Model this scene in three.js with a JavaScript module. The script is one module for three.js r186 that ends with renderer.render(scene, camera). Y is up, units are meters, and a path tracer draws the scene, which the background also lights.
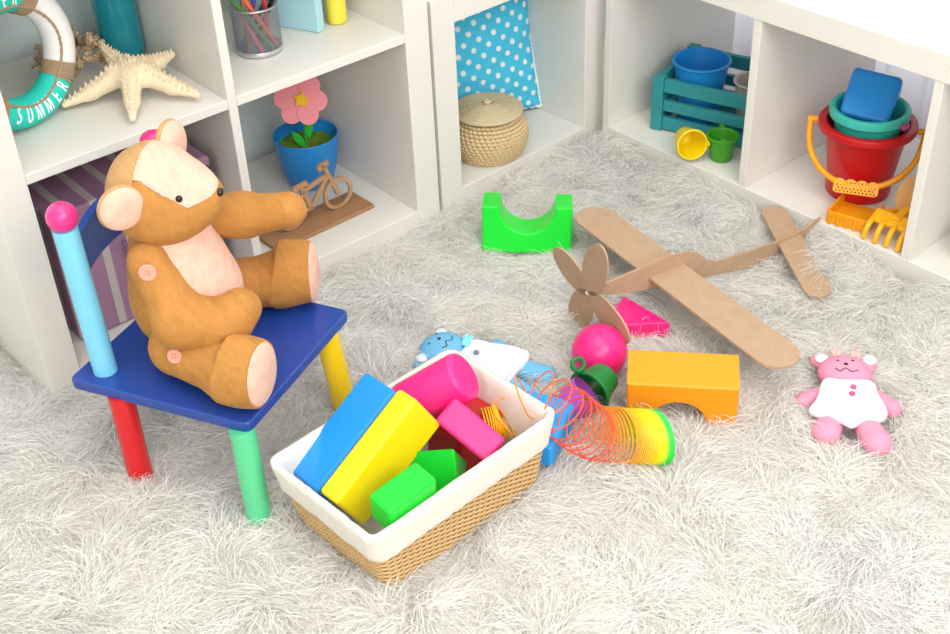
import * as THREE from 'three';
import { RoundedBoxGeometry } from 'three/addons/geometries/RoundedBoxGeometry.js';
import { mergeGeometries, mergeVertices } from 'three/addons/utils/BufferGeometryUtils.js';
import { ImprovedNoise } from 'three/addons/math/ImprovedNoise.js';
import { RectAreaLightUniformsLib } from 'three/addons/lights/RectAreaLightUniformsLib.js';

// ---------------------------------------------------------------- camera, lights, exposure
const scene = new THREE.Scene();
scene.background = new THREE.Color().setRGB(1.75, 1.8, 1.9);   // overcast daylight outside the unseen window
const camera = new THREE.PerspectiveCamera(28.504, 950 / 634, 0.05, 20);
camera.position.set(-1.242, 1.2585, 1.6115);
camera.rotation.set(-0.6287, -0.6845, -0.046, 'YXZ');
const renderer = new THREE.WebGLRenderer({ antialias: true });
renderer.toneMapping = THREE.LinearToneMapping;
renderer.toneMappingExposure = 1.0;
renderer.shadowMap.enabled = true;
RectAreaLightUniformsLib.init();
const KEY = { pos: [-0.55, 1.85, 2.4], aim: [-0.2, 0.1, 0.3], size: 1.1, power: 7.0 };  // unseen main light, from behind the viewer on the right
const FILL = { pos: [-1.9, 1.4, 2.4], aim: [-0.2, 0.15, 0.2], size: 1.5, power: 3.3 };  // added fill light out of view, lowers the contrast
const TOP = { pos: [-0.7, 2.52, 0.9], size: 1.8, power: 1.9 };  // unseen overhead panel that lifts the rug

// ---------------------------------------------------------------- helpers
const rng = (seed) => () => { seed |= 0; seed = seed + 0x6D2B79F5 | 0; let t = Math.imul(seed ^ seed >>> 15, 1 | seed); t = t + Math.imul(t ^ t >>> 7, 61 | t) ^ t; return ((t ^ t >>> 14) >>> 0) / 4294967296; };
const perlin = new ImprovedNoise();
const noise = (x, y, z = 0) => perlin.noise(x + 31.7, y + 17.3, z + 5.1);
const V = (x, y, z) => new THREE.Vector3(x, y, z);
const lerp = (a, b, t) => a + (b - a) * t, clamp = (x, a, b) => Math.min(b, Math.max(a, x));
const used = {};
const numbered = (n) => { const k = used[n] = (used[n] ?? -1) + 1; return k ? n + '_' + String(k).padStart(3, '0') : n; };
function shade(o) { o.castShadow = true; o.receiveShadow = true; return o; }
function part(name, geo, mat, parent, label) {
  const m = shade(new THREE.Mesh(geo, mat)); m.name = name; parent.add(m);
  if (label) m.userData.label = label;
  return m;
}
function thing(name, label, category, [x, y, z] = [0, 0, 0], rot = 0, group) {
  const o = new THREE.Group(); o.name = numbered(name); o.position.set(x, y, z);
  if (Array.isArray(rot)) o.rotation.set(rot[1], rot[0], rot[2], 'YXZ'); else o.rotation.y = rot;
  o.userData = { label, category }; if (group) o.userData.group = group;
  scene.add(o); return o;
}
function single(name, label, category, geo, mat, pos = [0, 0, 0], rot = 0, group) {
  const o = shade(new THREE.Mesh(geo, mat)); o.name = numbered(name); o.position.set(...pos);
  if (Array.isArray(rot)) o.rotation.set(rot[1], rot[0], rot[2], 'YXZ'); else o.rotation.y = rot;
  o.userData = { label, category }; if (group) o.userData.group = group;
  scene.add(o); return o;
}
function struct(name, geo, mat, pos = [0, 0, 0]) {
  const m = shade(new THREE.Mesh(geo, mat)); m.name = name; m.position.set(...pos); m.userData = { kind: 'structure' }; scene.add(m); return m;
}
const rbox = (w, h, d, r = 0.0015, s = 2) => new RoundedBoxGeometry(w, h, d, s, Math.min(r, w / 2.01, h / 2.01, d / 2.01));
function boxMinMax(x0, x1, y0, y1, z0, z1, r = 0.0015) { const g = rbox(x1 - x0, y1 - y0, z1 - z0, r); g.translate((x0 + x1) / 2, (y0 + y1) / 2, (z0 + z1) / 2); return g; }
const strip = (g) => { const o = g.index ? g.toNonIndexed() : g.clone(); for (const k of Object.keys(o.attributes)) if (!['position', 'normal', 'uv', 'color'].includes(k)) o.deleteAttribute(k); return o; };
const merge = (list) => mergeGeometries(list.map(strip));
function tube(pts, r, radial = 8, seg = 0, closed = false) { return new THREE.TubeGeometry(new THREE.CatmullRomCurve3(pts, closed), seg || Math.max(4, pts.length * 4), r, radial, closed); }
function rod(a, b, r0, r1 = r0, radial = 10) {
  const d = b.clone().sub(a), g = new THREE.CylinderGeometry(r1, r0, d.length(), radial); g.translate(0, d.length() / 2, 0);
  g.applyQuaternion(new THREE.Quaternion().setFromUnitVectors(V(0, 1, 0), d.normalize())); g.translate(a.x, a.y, a.z); return g;
}
const lathe = (pts, seg = 48) => new THREE.LatheGeometry(pts.map(([r, y]) => new THREE.Vector2(r, y)), seg);
function shapeOf(pts, smooth = false) {
  const s = new THREE.Shape();
  if (smooth) { const c = new THREE.CatmullRomCurve3(pts.map(([x, y]) => V(x, y, 0)), true, 'centripetal').getPoints(pts.length * 6); s.setFromPoints(c.map((p) => new THREE.Vector2(p.x, p.y))); }
  else s.setFromPoints(pts.map(([x, y]) => new THREE.Vector2(x, y)));
  return s;
}
const extrude = (s, depth, bevel = 0, seg = 2, curveSegments = 24) => { const g = new THREE.ExtrudeGeometry(s, { depth: depth - 2 * bevel, bevelEnabled: bevel > 0, bevelSize: bevel, bevelThickness: bevel, bevelOffset: -bevel, bevelSegments: seg, curveSegments }); g.translate(0, 0, bevel); return g; };
// signed distances
const smin = (a, b, k) => { const h = Math.max(k - Math.abs(a - b), 0) / k; return Math.min(a, b) - h * h * k * 0.25; };
function ell(x, y, z, cx, cy, cz, rx, ry, rz) { const a = (x - cx) / rx, b = (y - cy) / ry, c = (z - cz) / rz; const k0 = Math.hypot(a, b, c), k1 = Math.hypot(a / rx, b / ry, c / rz); return k1 < 1e-9 ? -Math.min(rx, ry, rz) : k0 * (k0 - 1) / k1; }
function caps(x, y, z, a, b, ra, rb) {
  const bx = b[0] - a[0], by = b[1] - a[1], bz = b[2] - a[2], px = x - a[0], py = y - a[1], pz = z - a[2];
  const t = clamp((px * bx + py * by + pz * bz) / (bx * bx + by * by + bz * bz), 0, 1);
  return Math.hypot(px - bx * t, py - by * t, pz - bz * t) - lerp(ra, rb, t);
}
function surface(f, lo, hi, cell) {            // surface nets over a signed distance
  const n = [0, 1, 2].map((i) => Math.ceil((hi[i] - lo[i]) / cell) + 1), [nx, ny, nz] = n;
  const g = new Float32Array(nx * ny * nz), id = (i, j, k) => i + nx * (j + ny * k);
  for (let k = 0; k < nz; k++) for (let j = 0; j < ny; j++) for (let i = 0; i < nx; i++) g[id(i, j, k)] = f(lo[0] + i * cell, lo[1] + j * cell, lo[2] + k * cell);
  const map = new Int32Array(nx * ny * nz).fill(-1), pos = [], nor = [], idx = [];
  const E = [[0, 1], [0, 2], [0, 4], [1, 3], [1, 5], [2, 3], [2, 6], [3, 7], [4, 5], [4, 6], [5, 7], [6, 7]];
  for (let k = 0; k < nz - 1; k++) for (let j = 0; j < ny - 1; j++) for (let i = 0; i < nx - 1; i++) {
    let m = 0; const c = [];
    for (let q = 0; q < 8; q++) { const v = g[id(i + (q & 1), j + (q >> 1 & 1), k + (q >> 2))]; c.push(v); if (v < 0) m |= 1 << q; }
    if (m === 0 || m === 255) continue;
    let sx = 0, sy = 0, sz = 0, cnt = 0;
    for (const [a, b] of E) {
      if ((m >> a & 1) === (m >> b & 1)) continue;
      const t = c[a] / (c[a] - c[b]);
      sx += lerp(a & 1, b & 1, t); sy += lerp(a >> 1 & 1, b >> 1 & 1, t); sz += lerp(a >> 2, b >> 2, t); cnt++;
    }
    map[id(i, j, k)] = pos.length / 3;
    const x = lo[0] + (i + sx / cnt) * cell, y = lo[1] + (j + sy / cnt) * cell, z = lo[2] + (k + sz / cnt) * cell, e = cell * 0.5;
    const gx = f(x + e, y, z) - f(x - e, y, z), gy = f(x, y + e, z) - f(x, y - e, z), gz = f(x, y, z + e) - f(x, y, z - e), l = Math.hypot(gx, gy, gz) || 1;
    pos.push(x, y, z); nor.push(gx / l, gy / l, gz / l);
  }
  for (let k = 1; k < nz - 1; k++) for (let j = 1; j < ny - 1; j++) for (let i = 1; i < nx - 1; i++) {
    const s = g[id(i, j, k)] < 0;
    for (let ax = 0; ax < 3; ax++) {
      const d = [0, 0, 0]; d[ax] = 1;
      if (s === g[id(i + d[0], j + d[1], k + d[2])] < 0) continue;
      const u = [0, 0, 0], w = [0, 0, 0]; u[(ax + 1) % 3] = 1; w[(ax + 2) % 3] = 1;
      const a = map[id(i, j, k)], b = map[id(i - u[0], j - u[1], k - u[2])], cc = map[id(i - u[0] - w[0], j - u[1] - w[1], k - u[2] - w[2])], dd = map[id(i - w[0], j - w[1], k - w[2])];
      if (a < 0 || b < 0 || cc < 0 || dd < 0) continue;
      if (s) idx.push(a, b, cc, a, cc, dd); else idx.push(a, cc, b, a, dd, cc);
    }
  }
  const geo = new THREE.BufferGeometry();
  geo.setAttribute('position', new THREE.Float32BufferAttribute(pos, 3)); geo.setAttribute('normal', new THREE.Float32BufferAttribute(nor, 3));
  const uv = []; for (let i = 0; i < pos.length; i += 3) uv.push((pos[i] + pos[i + 2]) * 12, pos[i + 1] * 12); geo.setAttribute('uv', new THREE.Float32BufferAttribute(uv, 2));
  geo.setIndex(idx); return geo;
}
// textures
function dataTex(n, fn, srgb) {
  const d = new Uint8Array(n * n * 4);
  for (let y = 0; y < n; y++) for (let x = 0; x < n; x++) { const c = fn(x / n, y / n, x, y), o = (y * n + x) * 4; d[o] = c[0]; d[o + 1] = c[1]; d[o + 2] = c[2]; d[o + 3] = 255; }
  const t = new THREE.DataTexture(d, n, n); t.wrapS = t.wrapT = THREE.RepeatWrapping; t.magFilter = THREE.LinearFilter; t.minFilter = THREE.LinearMipmapLinearFilter; t.generateMipmaps = true;
  if (srgb) t.colorSpace = THREE.SRGBColorSpace; t.needsUpdate = true; return t;
}
function canvasTex(w, h, draw) { const c = document.createElement('canvas'); c.width = w; c.height = h; draw(c.getContext('2d'), w, h); const t = new THREE.CanvasTexture(c); t.colorSpace = THREE.SRGBColorSpace; t.wrapS = t.wrapT = THREE.RepeatWrapping; return t; }
const rt = rng(77);
const plushBump = dataTex(256, (u, v) => { const a = 128 + 50 * noise(u * 40, v * 40) + (rt() - 0.5) * 120; return [a, a, a]; });
const clothBump = dataTex(256, (u, v, x, y) => { const a = 128 + 50 * Math.sin(x * Math.PI / 2) * Math.sin(y * Math.PI / 2) + (rt() - 0.5) * 40; return [a, a, a]; });
const cardTex = dataTex(512, (u, v, x, y) => { const n = noise(u * 10, v * 10) * 5 + noise(u * 60, v * 60, 3) * 6 + (rt() - 0.5) * 16 + Math.sin(y * 0.62) * 2.0; return [clamp(188 + n, 0, 255), clamp(158 + n, 0, 255), clamp(131 + n, 0, 255)]; }, true);
const woodTex = dataTex(512, (u, v) => { const n = noise(u * 3, v * 40) * 14 + noise(u * 8, v * 120, 4) * 9 + (rt() - 0.5) * 8; return [clamp(186 + n, 0, 255), clamp(146 + n, 0, 255), clamp(108 + n, 0, 255)]; }, true);
// materials
const mat = (color, roughness = 0.5, extra = {}) => new THREE.MeshPhysicalMaterial({ color, roughness, ...extra });
const plastic = (color, roughness = 0.34, extra = {}) => mat(color, roughness, { ior: 1.48, ...extra });
const napTex = dataTex(256, (u, v) => { const n = 244 + 13 * noise(u * 6, v * 6, 2) + 9 * noise(u * 15, v * 15, 6) + (rt() - 0.5) * 10; const c = clamp(n, 0, 255); return [c, c, c]; }, true);
const plush = (color, sheen = 0.5) => mat(color, 0.95, { map: napTex, sheen, sheenRoughness: 0.5, sheenColor: new THREE.Color(color).lerp(new THREE.Color(0xffffff), 0.5), bumpMap: plushBump, bumpScale: 0.0006, specularIntensity: 0.2 });
const felt = (color) => mat(color, 0.95, { specularIntensity: 0.2, bumpMap: plushBump, bumpScale: 0.0004, sheen: 0.2, sheenRoughness: 0.6 });
const M = {
  wall: mat(0xeaf7f8, 0.9), wallWhite: mat(0xe9e7e3, 0.9), ceiling: mat(0xf2f1ee, 0.95), floor: mat(0xd9d2c6, 0.7),
  lacquer: mat(0xe7e4dd, 0.38, { ior: 1.45 }), black: mat(0x141414, 0.12), metal: mat(0xb9bcc0, 0.35, { metalness: 0.9 }),
  card: mat(0xffffff, 0.92, { map: cardTex, specularIntensity: 0.2 }), wood: mat(0xffffff, 0.75, { map: woodTex, specularIntensity: 0.3 }),
};

// ---------------------------------------------------------------- the room
struct('wall_back', boxMinMax(-2.7, 1.1, 0, 2.6, -0.5, -0.405, 0.001), M.wall);
struct('wall_right', merge([boxMinMax(0.93, 1.03, 0, 2.6, -0.5, -0.2, 0.001), boxMinMax(0.93, 1.03, 0, 2.6, 1.5, 3.5, 0.001), boxMinMax(0.93, 1.03, 2.1, 2.6, -0.2, 1.5, 0.001), boxMinMax(0.93, 1.03, 0, 0.06, -0.2, 1.5, 0.001)]), M.wallWhite);
{ // unseen tall window in the right wall, lights the curtain from behind
  const w = new THREE.Group(); w.name = 'unseen_window_1'; w.userData = { kind: 'structure' }; scene.add(w);
  const fr = mat(0xf1f0ee, 0.5);
  for (const [z0, z1] of [[-0.2, -0.15], [0.62, 0.68], [1.45, 1.5]]) part('window_frame', boxMinMax(0.96, 1.0, 0.06, 2.1, z0, z1, 0.002), fr, w);
  for (const [y0, y1] of [[0.06, 0.11], [2.05, 2.1]]) for (const [z0, z1] of [[-0.15, 0.62], [0.68, 1.45]]) part('window_frame', boxMinMax(0.96, 1.0, y0, y1, z0, z1, 0.002), fr, w);
  for (const [z0, z1] of [[-0.15, 0.62], [0.68, 1.45]]) part('pane', boxMinMax(0.978, 0.982, 0.11, 2.05, z0, z1, 0.0002), mat(0xffffff, 0.02, { transmission: 1, thickness: 0 }), w);
}
struct('wall_left', boxMinMax(-2.7, -2.6, 0, 2.6, -0.5, 3.5, 0.001), M.wallWhite);
struct('wall_front', boxMinMax(-2.7, 1.1, 0, 2.6, 3.4, 3.5, 0.001), M.wallWhite);
struct('floor', boxMinMax(-2.7, 1.1, -0.1, 0, -0.5, 3.5, 0.001), M.floor);
struct('ceiling', boxMinMax(-2.7, 1.1, 2.6, 2.7, -0.5, 3.5, 0.001), M.ceiling);
function areaLight(parent, w, h, power, dz, rot) { const l = new THREE.RectAreaLight(0xfffdfa, power, w, h); l.position.set(0, 0, dz); if (rot) l.rotation.x = rot; parent.add(l); return l; }
for (const [KEY_, label] of [[KEY, 'unseen bright softbox lamp behind the viewer to the right, main light from the front'], [FILL, 'added larger dim softbox lamp out of view to the left, fill light that softens contrast']]) { // unseen main softbox, and a second one added as fill
  const KEY = KEY_, t = thing('unseen_softbox_lamp', label, 'lamp', [KEY.pos[0], 0, KEY.pos[2]]);
  const head = new THREE.Group(); head.name = 'lamp_head'; t.add(head); head.position.y = KEY.pos[1];
  head.rotation.order = 'YXZ';
  const d = V(...KEY.aim).sub(V(...KEY.pos)).normalize(); head.rotation.y = Math.atan2(d.x, d.z); head.rotation.x = -Math.asin(d.y);
  const s = KEY.size / 2;
  const hood = new THREE.CylinderGeometry(s * 1.414, 0.1, 0.4, 4, 1, true); hood.rotateY(Math.PI / 4); hood.rotateX(Math.PI / 2); hood.translate(0, 0, -0.22);
  part('hood', hood, mat(0x222222, 0.8, { side: THREE.DoubleSide }), head);
  part('diffuser', boxMinMax(-s, s, -s, s, -0.022, -0.018, 0.0005), mat(0xffffff, 0.9, { emissive: 0xfffaf4, emissiveIntensity: 0.5 }), head);
  areaLight(head, KEY.size, KEY.size, KEY.power, 0.01, Math.PI).rotation.set(0, Math.PI, 0);
  part('pole', rod(V(0, 0.75, -0.3), V(0, KEY.pos[1] - 0.05, -0.3), 0.016), M.black, t);
  for (let k = 0; k < 3; k++) { const a = k * 2.094 + 0.5; part('leg', rod(V(0, 0.8, -0.3), V(Math.cos(a) * 0.4, 0.012, -0.3 + Math.sin(a) * 0.4), 0.011), M.black, t); }
}
{ // ceiling panel out of view, placed to brighten the rug from above
  const t = thing('unseen_ceiling_light', 'unseen wide square white light panel on the ceiling, placed to brighten the rug', 'lamp', [TOP.pos[0], 2.6, TOP.pos[2]]);
  const s = TOP.size / 2;
  part('frame', boxMinMax(-s - 0.03, s + 0.03, -0.05, 0, -s - 0.03, s + 0.03, 0.004), mat(0xf4f4f2, 0.5), t);
  part('diffuser', boxMinMax(-s, s, -0.056, -0.05, -s, s, 0.0005), mat(0xffffff, 0.9, { emissive: 0xfffaf4, emissiveIntensity: 0.5 }), t);
  const l = new THREE.RectAreaLight(0xfffdfa, TOP.power, TOP.size, TOP.size); l.position.set(0, -0.062, 0); l.rotation.x = -Math.PI / 2; t.add(l);
}

// ---------------------------------------------------------------- shelving
const a0 = 0.052, c0 = 0.335, t0 = 0.016, W0 = 2 * a0 + 2 * c0 + t0;
{
  const t = thing('shelf_unit', 'tall white square cube shelf unit with four compartments at the left', 'shelf unit');
  const D = -0.39;
  part('side_panel', boxMinMax(-W0, -W0 + a0, 0, W0, D, 0), M.lacquer, t); part('side_panel', boxMinMax(-a0, 0, 0, W0, D, 0), M.lacquer, t);
  part('bottom_panel', boxMinMax(-W0 + a0, -a0, 0, a0, D, 0), M.lacquer, t); part('top_panel', boxMinMax(-W0 + a0, -a0, W0 - a0, W0, D, 0), M.lacquer, t);
  part('divider', boxMinMax(-a0 - c0 - t0, -a0 - c0, a0, W0 - a0, D, -0.0005), M.lacquer, t);
  part('shelf', boxMinMax(-W0 + a0, -a0 - c0 - t0, a0 + c0, a0 + c0 + t0, D, -0.0005), M.lacquer, t); part('shelf', boxMinMax(-a0 - c0, -a0, a0 + c0, a0 + c0 + t0, D, -0.0005), M.lacquer, t);
}
{
  const t = thing('cube_shelf', 'white one-compartment cube shelf in the corner holding cushion and wicker basket', 'shelf unit', [0.0134, 0, -0.0084], 0.032);
  const w = 0.443, h = 0.4387, a = 0.0525, D = -0.375;
  part('side_panel', boxMinMax(0, a, 0, h, D, 0), M.lacquer, t); part('side_panel', boxMinMax(w - a, w, 0, h, D, 0), M.lacquer, t);
  part('bottom_panel', boxMinMax(a, w - a, 0, 0.052, D, 0), M.lacquer, t); part('top_panel', boxMinMax(a, w - a, h - a, h, D, 0), M.lacquer, t);
}
const CX = 0.4206, CZ = 0.0316, CR = 0.014, CF = 0.0666;
{
  const t = thing('low_shelf', 'low white open-backed shelf with thick top along the right wall', 'shelf unit', [CX, 0, CZ], CR);
  const top = 0.3944, D = 0.39, tc = 0.0166;
  part('top_panel', boxMinMax(-0.001, D, top, top + 0.046, -tc, 1.06), M.lacquer, t);
  part('bottom_panel', boxMinMax(0, D, 0, CF, -tc, 1.06), M.lacquer, t);
  for (const z of [-tc, 0.3316, 0.6794, 1.0434]) part(z < 0 || z > 1 ? 'side_panel' : 'divider', boxMinMax(0.0005, D, CF, top, z, z + tc), M.lacquer, t);
}
{ // white curtain behind the low shelf
  const nx = 160, ny = 12, pos = [], idx = [], uv = [];
  for (let j = 0; j <= ny; j++) for (let i = 0; i <= nx; i++) { const z = -0.35 + i / nx * 1.9, y = 0.02 + j / ny * 1.98; pos.push(0.885 + 0.014 * Math.sin(z * 62 + 0.8 * Math.sin(z * 17)) + 0.004 * Math.sin(z * 131 + y * 2), y, z); uv.push(z * 4, y * 4); }
  for (let j = 0; j < ny; j++) for (let i = 0; i < nx; i++) { const a = j * (nx + 1) + i; idx.push(a, a + 1, a + nx + 1, a + 1, a + nx + 2, a + nx + 1); }
  const g = new THREE.BufferGeometry(); g.setAttribute('position', new THREE.Float32BufferAttribute(pos, 3)); g.setAttribute('uv', new THREE.Float32BufferAttribute(uv, 2)); g.setIndex(idx); g.computeVertexNormals();
  const t = thing('curtain', 'pale lavender white curtain hanging behind the low open shelf', 'curtain', [0, 0, 0]);
  part('cloth', g, mat(0xf0eef3, 0.9, { side: THREE.DoubleSide, bumpMap: clothBump, bumpScale: 0.0003, transmission: 0.5, thickness: 0 }), t);
  part('rod', rod(V(0.885, 2.01, -0.37), V(0.885, 2.01, 1.6), 0.012), M.metal, t);
}

// ---------------------------------------------------------------- the shag rug
const FUR = 0.02;                                   // height at which things press into the pile
const flat = [];                                    // footprints that press the pile down: [x, z, half x, half z, turn]
function press(x, z, hx, hz, turn = 0) { flat.push([x, z, hx, hz, Math.cos(turn), Math.sin(turn)]); }
press(-0.505, 0.575, 0.135, 0.09, 0.09); press(-0.09, 0.69, 0.07, 0.03, -0.85); press(0.055, 0.19, 0.07, 0.03, -0.76);
press(-0.786, 0.268, 0.008, 0.008); press(-0.698, 0.46, 0.008, 0.008); press(-0.12, 0.54, 0.015, 0.015); press(0.075, 0.865, 0.05, 0.08, -1.0); press(-0.25, 0.4, 0.05, 0.09); press(-0.0, 0.495, 0.045, 0.032, -0.6);
press(-0.195, 0.585, 0.05, 0.042); press(0.355, 0.545, 0.024, 0.135, -0.57); press(-0.297, 0.591, 0.045, 0.03, 0.463);
{
  const t = thing('shag_rug', 'deep white shag rug covering the whole floor', 'rug');
  const rise = (x) => { const u = clamp((x - 0.28) / 0.12, 0, 1); return 0.024 * u * u * (3 - 2 * u); };   // the rug's edge rides up against the low shelf
  const sheet = (x0, x1, z0, z1) => { const g = new THREE.BoxGeometry(x1 - x0, 0.006, z1 - z0, 60, 1, 2); g.translate((x0 + x1) / 2, 0.0032, (z0 + z1) / 2); const p = g.attributes.position; for (let i = 0; i < p.count; i++) p.setY(i, p.getY(i) + rise(p.getX(i))); g.computeVertexNormals(); return g; };
  part('backing', merge([sheet(-2.0, -0.81, -0.4, 0.012), sheet(-2.0, 0.408, 0.012, 1.9)]), mat(0xe9e5de, 0.95), t);
  const r = rng(1234);
  function strand(list, x, z, dir, len, lift, w, curl) {
    const n = 5, p = [];
    const cx = Math.cos(dir), sz = Math.sin(dir);
    for (let i = 0; i <= n; i++) {
      const s = i / n, out = len * (0.25 * s + 0.75 * s * s) * 0.9, up = lift * (1 - (1 - s) * (1 - s)) - lift * 0.25 * s * s * s, side = curl * len * Math.sin(s * 2.6);
      p.push([x + cx * out - sz * side, up, z + sz * out + cx * side]);
    }
    const tw = r() * 6.28;
    for (let i = 0; i < n; i++) {
      const a = p[i], b = p[i + 1], w0 = w * (1 - 0.6 * i / n), w1 = w * (1 - 0.6 * (i + 1) / n);
      const q = (P, ww, k) => { const an = tw + k * 0.5; return [P[0] - sz * ww * Math.cos(an), P[1] + ww * Math.sin(an), P[2] + cx * ww * Math.cos(an)]; };
      const A = q(a, w0, i), B = q(a, -w0, i), Cc = q(b, w1, i + 1), Dd = q(b, -w1, i + 1);
      list.push(...A, ...B, ...Cc, ...B, ...Dd, ...Cc);
    }
  }
  const variants = [];
  for (let v = 0; v < 5; v++) {
    const list = [];
    for (let k = 0; k < 34; k++) {
      const a = r() * 6.28, q = Math.sqrt(r()) * 0.011;
      const spread = (r() - 0.5) * 2.3;
      strand(list, Math.cos(a) * q, Math.sin(a) * q, spread, 0.03 + r() * 0.038, 0.012 + r() * 0.025, 0.0003 + r() * 0.0004, (r() - 0.5) * 0.35);
    }
    const g = new THREE.BufferGeometry(); g.setAttribute('position', new THREE.Float32BufferAttribute(list, 3)); g.computeVertexNormals(); variants.push(g);
  }
  const spots = variants.map(() => []);
  const step = 0.0098;
  for (let z = -0.36; z < 1.72; z += step) for (let x = -1.75; x < 0.41; x += step) {
    const X = x + (r() - 0.5) * step * 1.3, Z = z + (r() - 0.5) * step * 1.3, pick = r(), j1 = r(), j2 = r(), j3 = r(), j4 = r();
    if (X > -0.80 && Z < 0.004) continue;
    if (X > 0.415 + Math.max(0, Z) * 0.014) continue;
    if (X < -1.3 && Z < 0.2) continue;
    let low = 1;
    for (const [fx, fz, hx, hz, c, s] of flat) { const dx = X - fx, dz = Z - fz, u = dx * c - dz * s, w = dx * s + dz * c; if (Math.abs(u) < hx && Math.abs(w) < hz) low = 0; }
    if (!low) continue;
    const ang = 6.28 * (noise(X * 3.2, Z * 3.2, 1) * 1.5 + noise(X * 11, Z * 11, 7) * 0.55) + (j1 - 0.5) * 1.6 + 0.6;
    let sc = 0.85 + 0.4 * j2 + 0.35 * noise(X * 14, Z * 14, 3), sy = clamp(0.9 + 0.9 * noise(X * 13, Z * 13, 9) + 0.3 * (j3 - 0.5), 0.45, 1.5);
    if (X > 0.33) { sy = Math.max(sy, 0.9) * lerp(1, 1.25, clamp((X - 0.33) / 0.07, 0, 1)); sc *= 0.9; } else if (Z < 0.05) { sc *= 0.85; }
    spots[Math.floor(pick * 5) % 5].push([X, Z, ang, sc, sy, j4]);
  }
  const fur = new THREE.MeshPhysicalMaterial({ color: 0xffffff, roughness: 0.55, side: THREE.DoubleSide, specularIntensity: 0.5, sheen: 0.15, transmission: 0.42, thickness: 0 });
  const m4 = new THREE.Matrix4(), qq = new THREE.Quaternion(), col = new THREE.Color();
  variants.forEach((g, v) => {
    const im = shade(new THREE.InstancedMesh(g, fur, spots[v].length)); im.name = 'pile'; im.userData.kind = 'stuff';
    spots[v].forEach(([X, Z, ang, sc, sy, j], i) => {
      qq.setFromAxisAngle(V(0, 1, 0), -ang); m4.compose(V(X, 0.004 + rise(X), Z), qq, V(sc, sc * sy, sc)); im.setMatrixAt(i, m4);
      const k = 0.93 + 0.06 * j + 0.05 * noise(X * 9, Z * 9, 12), wm = 0.5 + 0.5 * noise(X * 6, Z * 6, 21); im.setColorAt(i, col.setRGB(k, k * (0.99 - 0.012 * wm), k * (0.97 - 0.035 * wm)));
    });
    t.add(im);
  });
}
// ---------------------------------------------------------------- the little chair
{
  const t = thing('child_chair', 'small painted wooden chair with blue seat and differently coloured legs', 'chair', [0, 0, 0]);
  const paint = (c) => mat(c, 0.32, { clearcoat: 0.3, clearcoatRoughness: 0.2 });
  const blue = paint(0x1b429a);
  const L = [-0.818, 0.192], F = [-0.687, 0.449], R = [-0.436, 0.331], B = [-0.561, 0.074];
  const s = new THREE.Shape(), P = [L, F, R, B].map(([x, z]) => new THREE.Vector2(x, -z)), q = 0.012;
  P.forEach((p, i) => { const a = P[(i + 3) % 4], b = P[(i + 1) % 4], pa = p.clone().lerp(a, q / p.distanceTo(a)), pb = p.clone().lerp(b, q / p.distanceTo(b)); if (i) s.lineTo(pa.x, pa.y); else s.moveTo(pa.x, pa.y); s.quadraticCurveTo(p.x, p.y, pb.x, pb.y); });
  s.closePath();
  const g = extrude(s, 0.017, 0.003, 3); g.rotateX(-Math.PI / 2); g.translate(0, 0.173, 0);
  part('seat', g, blue, t);
  const leg = (x0, z0, x1, z1, c, n) => part('leg', rod(V(x1, 0.012, z1), V(x0, 0.174, z0), 0.0178, 0.0178, 28), paint(c), t, n);
  leg(-0.773, 0.252, -0.778, 0.263, 0xd5141c, 'red chair leg'); leg(-0.688, 0.432, -0.698, 0.455, 0x5ccf93, 'mint green chair leg');
  leg(-0.482, 0.335, -0.470, 0.345, 0xf6cf15, 'yellow chair leg'); leg(-0.575, 0.125, -0.572, 0.118, 0xf08a1c);
  for (const [x, z, n] of [[-0.770, 0.211, 1], [-0.585, 0.117, 2]]) {
    const p = part('back_post', rod(V(x, 0.188, z), V(x - 0.002, 0.424, z - 0.004), 0.0168, 0.0168, 28), paint(0x7fd2f4), t, 'light blue back post');
    const k = new THREE.SphereGeometry(0.0205, 28, 20); k.translate(x - 0.002, 0.44, z - 0.004); part('knob', k, paint(0xf02f86), p, 'pink ball knob');
  }
  // bowed backrest board between the posts
  const a = V(-0.770, 0, 0.208), b = V(-0.585, 0, 0.114), pos = [], idx = [], n = 24, nn = b.clone().sub(a).normalize(), out = V(nn.z, 0, -nn.x);
  for (let i = 0; i <= n; i++) for (const [dy, dt] of [[0.343, 0], [0.343, 0.011], [0.393, 0.011], [0.393, 0]]) {
    const u = i / n, p = a.clone().lerp(b, u), bow = 0.022 * Math.sin(Math.PI * u) - 0.006 + dt, w = out.x < 0 || true ? bow : bow;
    const top = dy > 0.38 ? 0.014 * Math.sin(Math.PI * u) : 0; pos.push(p.x + out.x * w, dy + top, p.z + out.z * w);
  }
  for (let i = 0; i < n; i++) for (let k = 0; k < 4; k++) { const A = i * 4 + k, Bq = i * 4 + (k + 1) % 4; idx.push(A, A + 4, Bq, Bq, A + 4, Bq + 4); }
  const bg = new THREE.BufferGeometry(); bg.setAttribute('position', new THREE.Float32BufferAttribute(pos, 3)); bg.setIndex(idx);
  const fl = bg.toNonIndexed(); fl.computeVertexNormals(); part('backrest', fl, paint(0x1b429a), t).material.side = THREE.DoubleSide;
}
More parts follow.
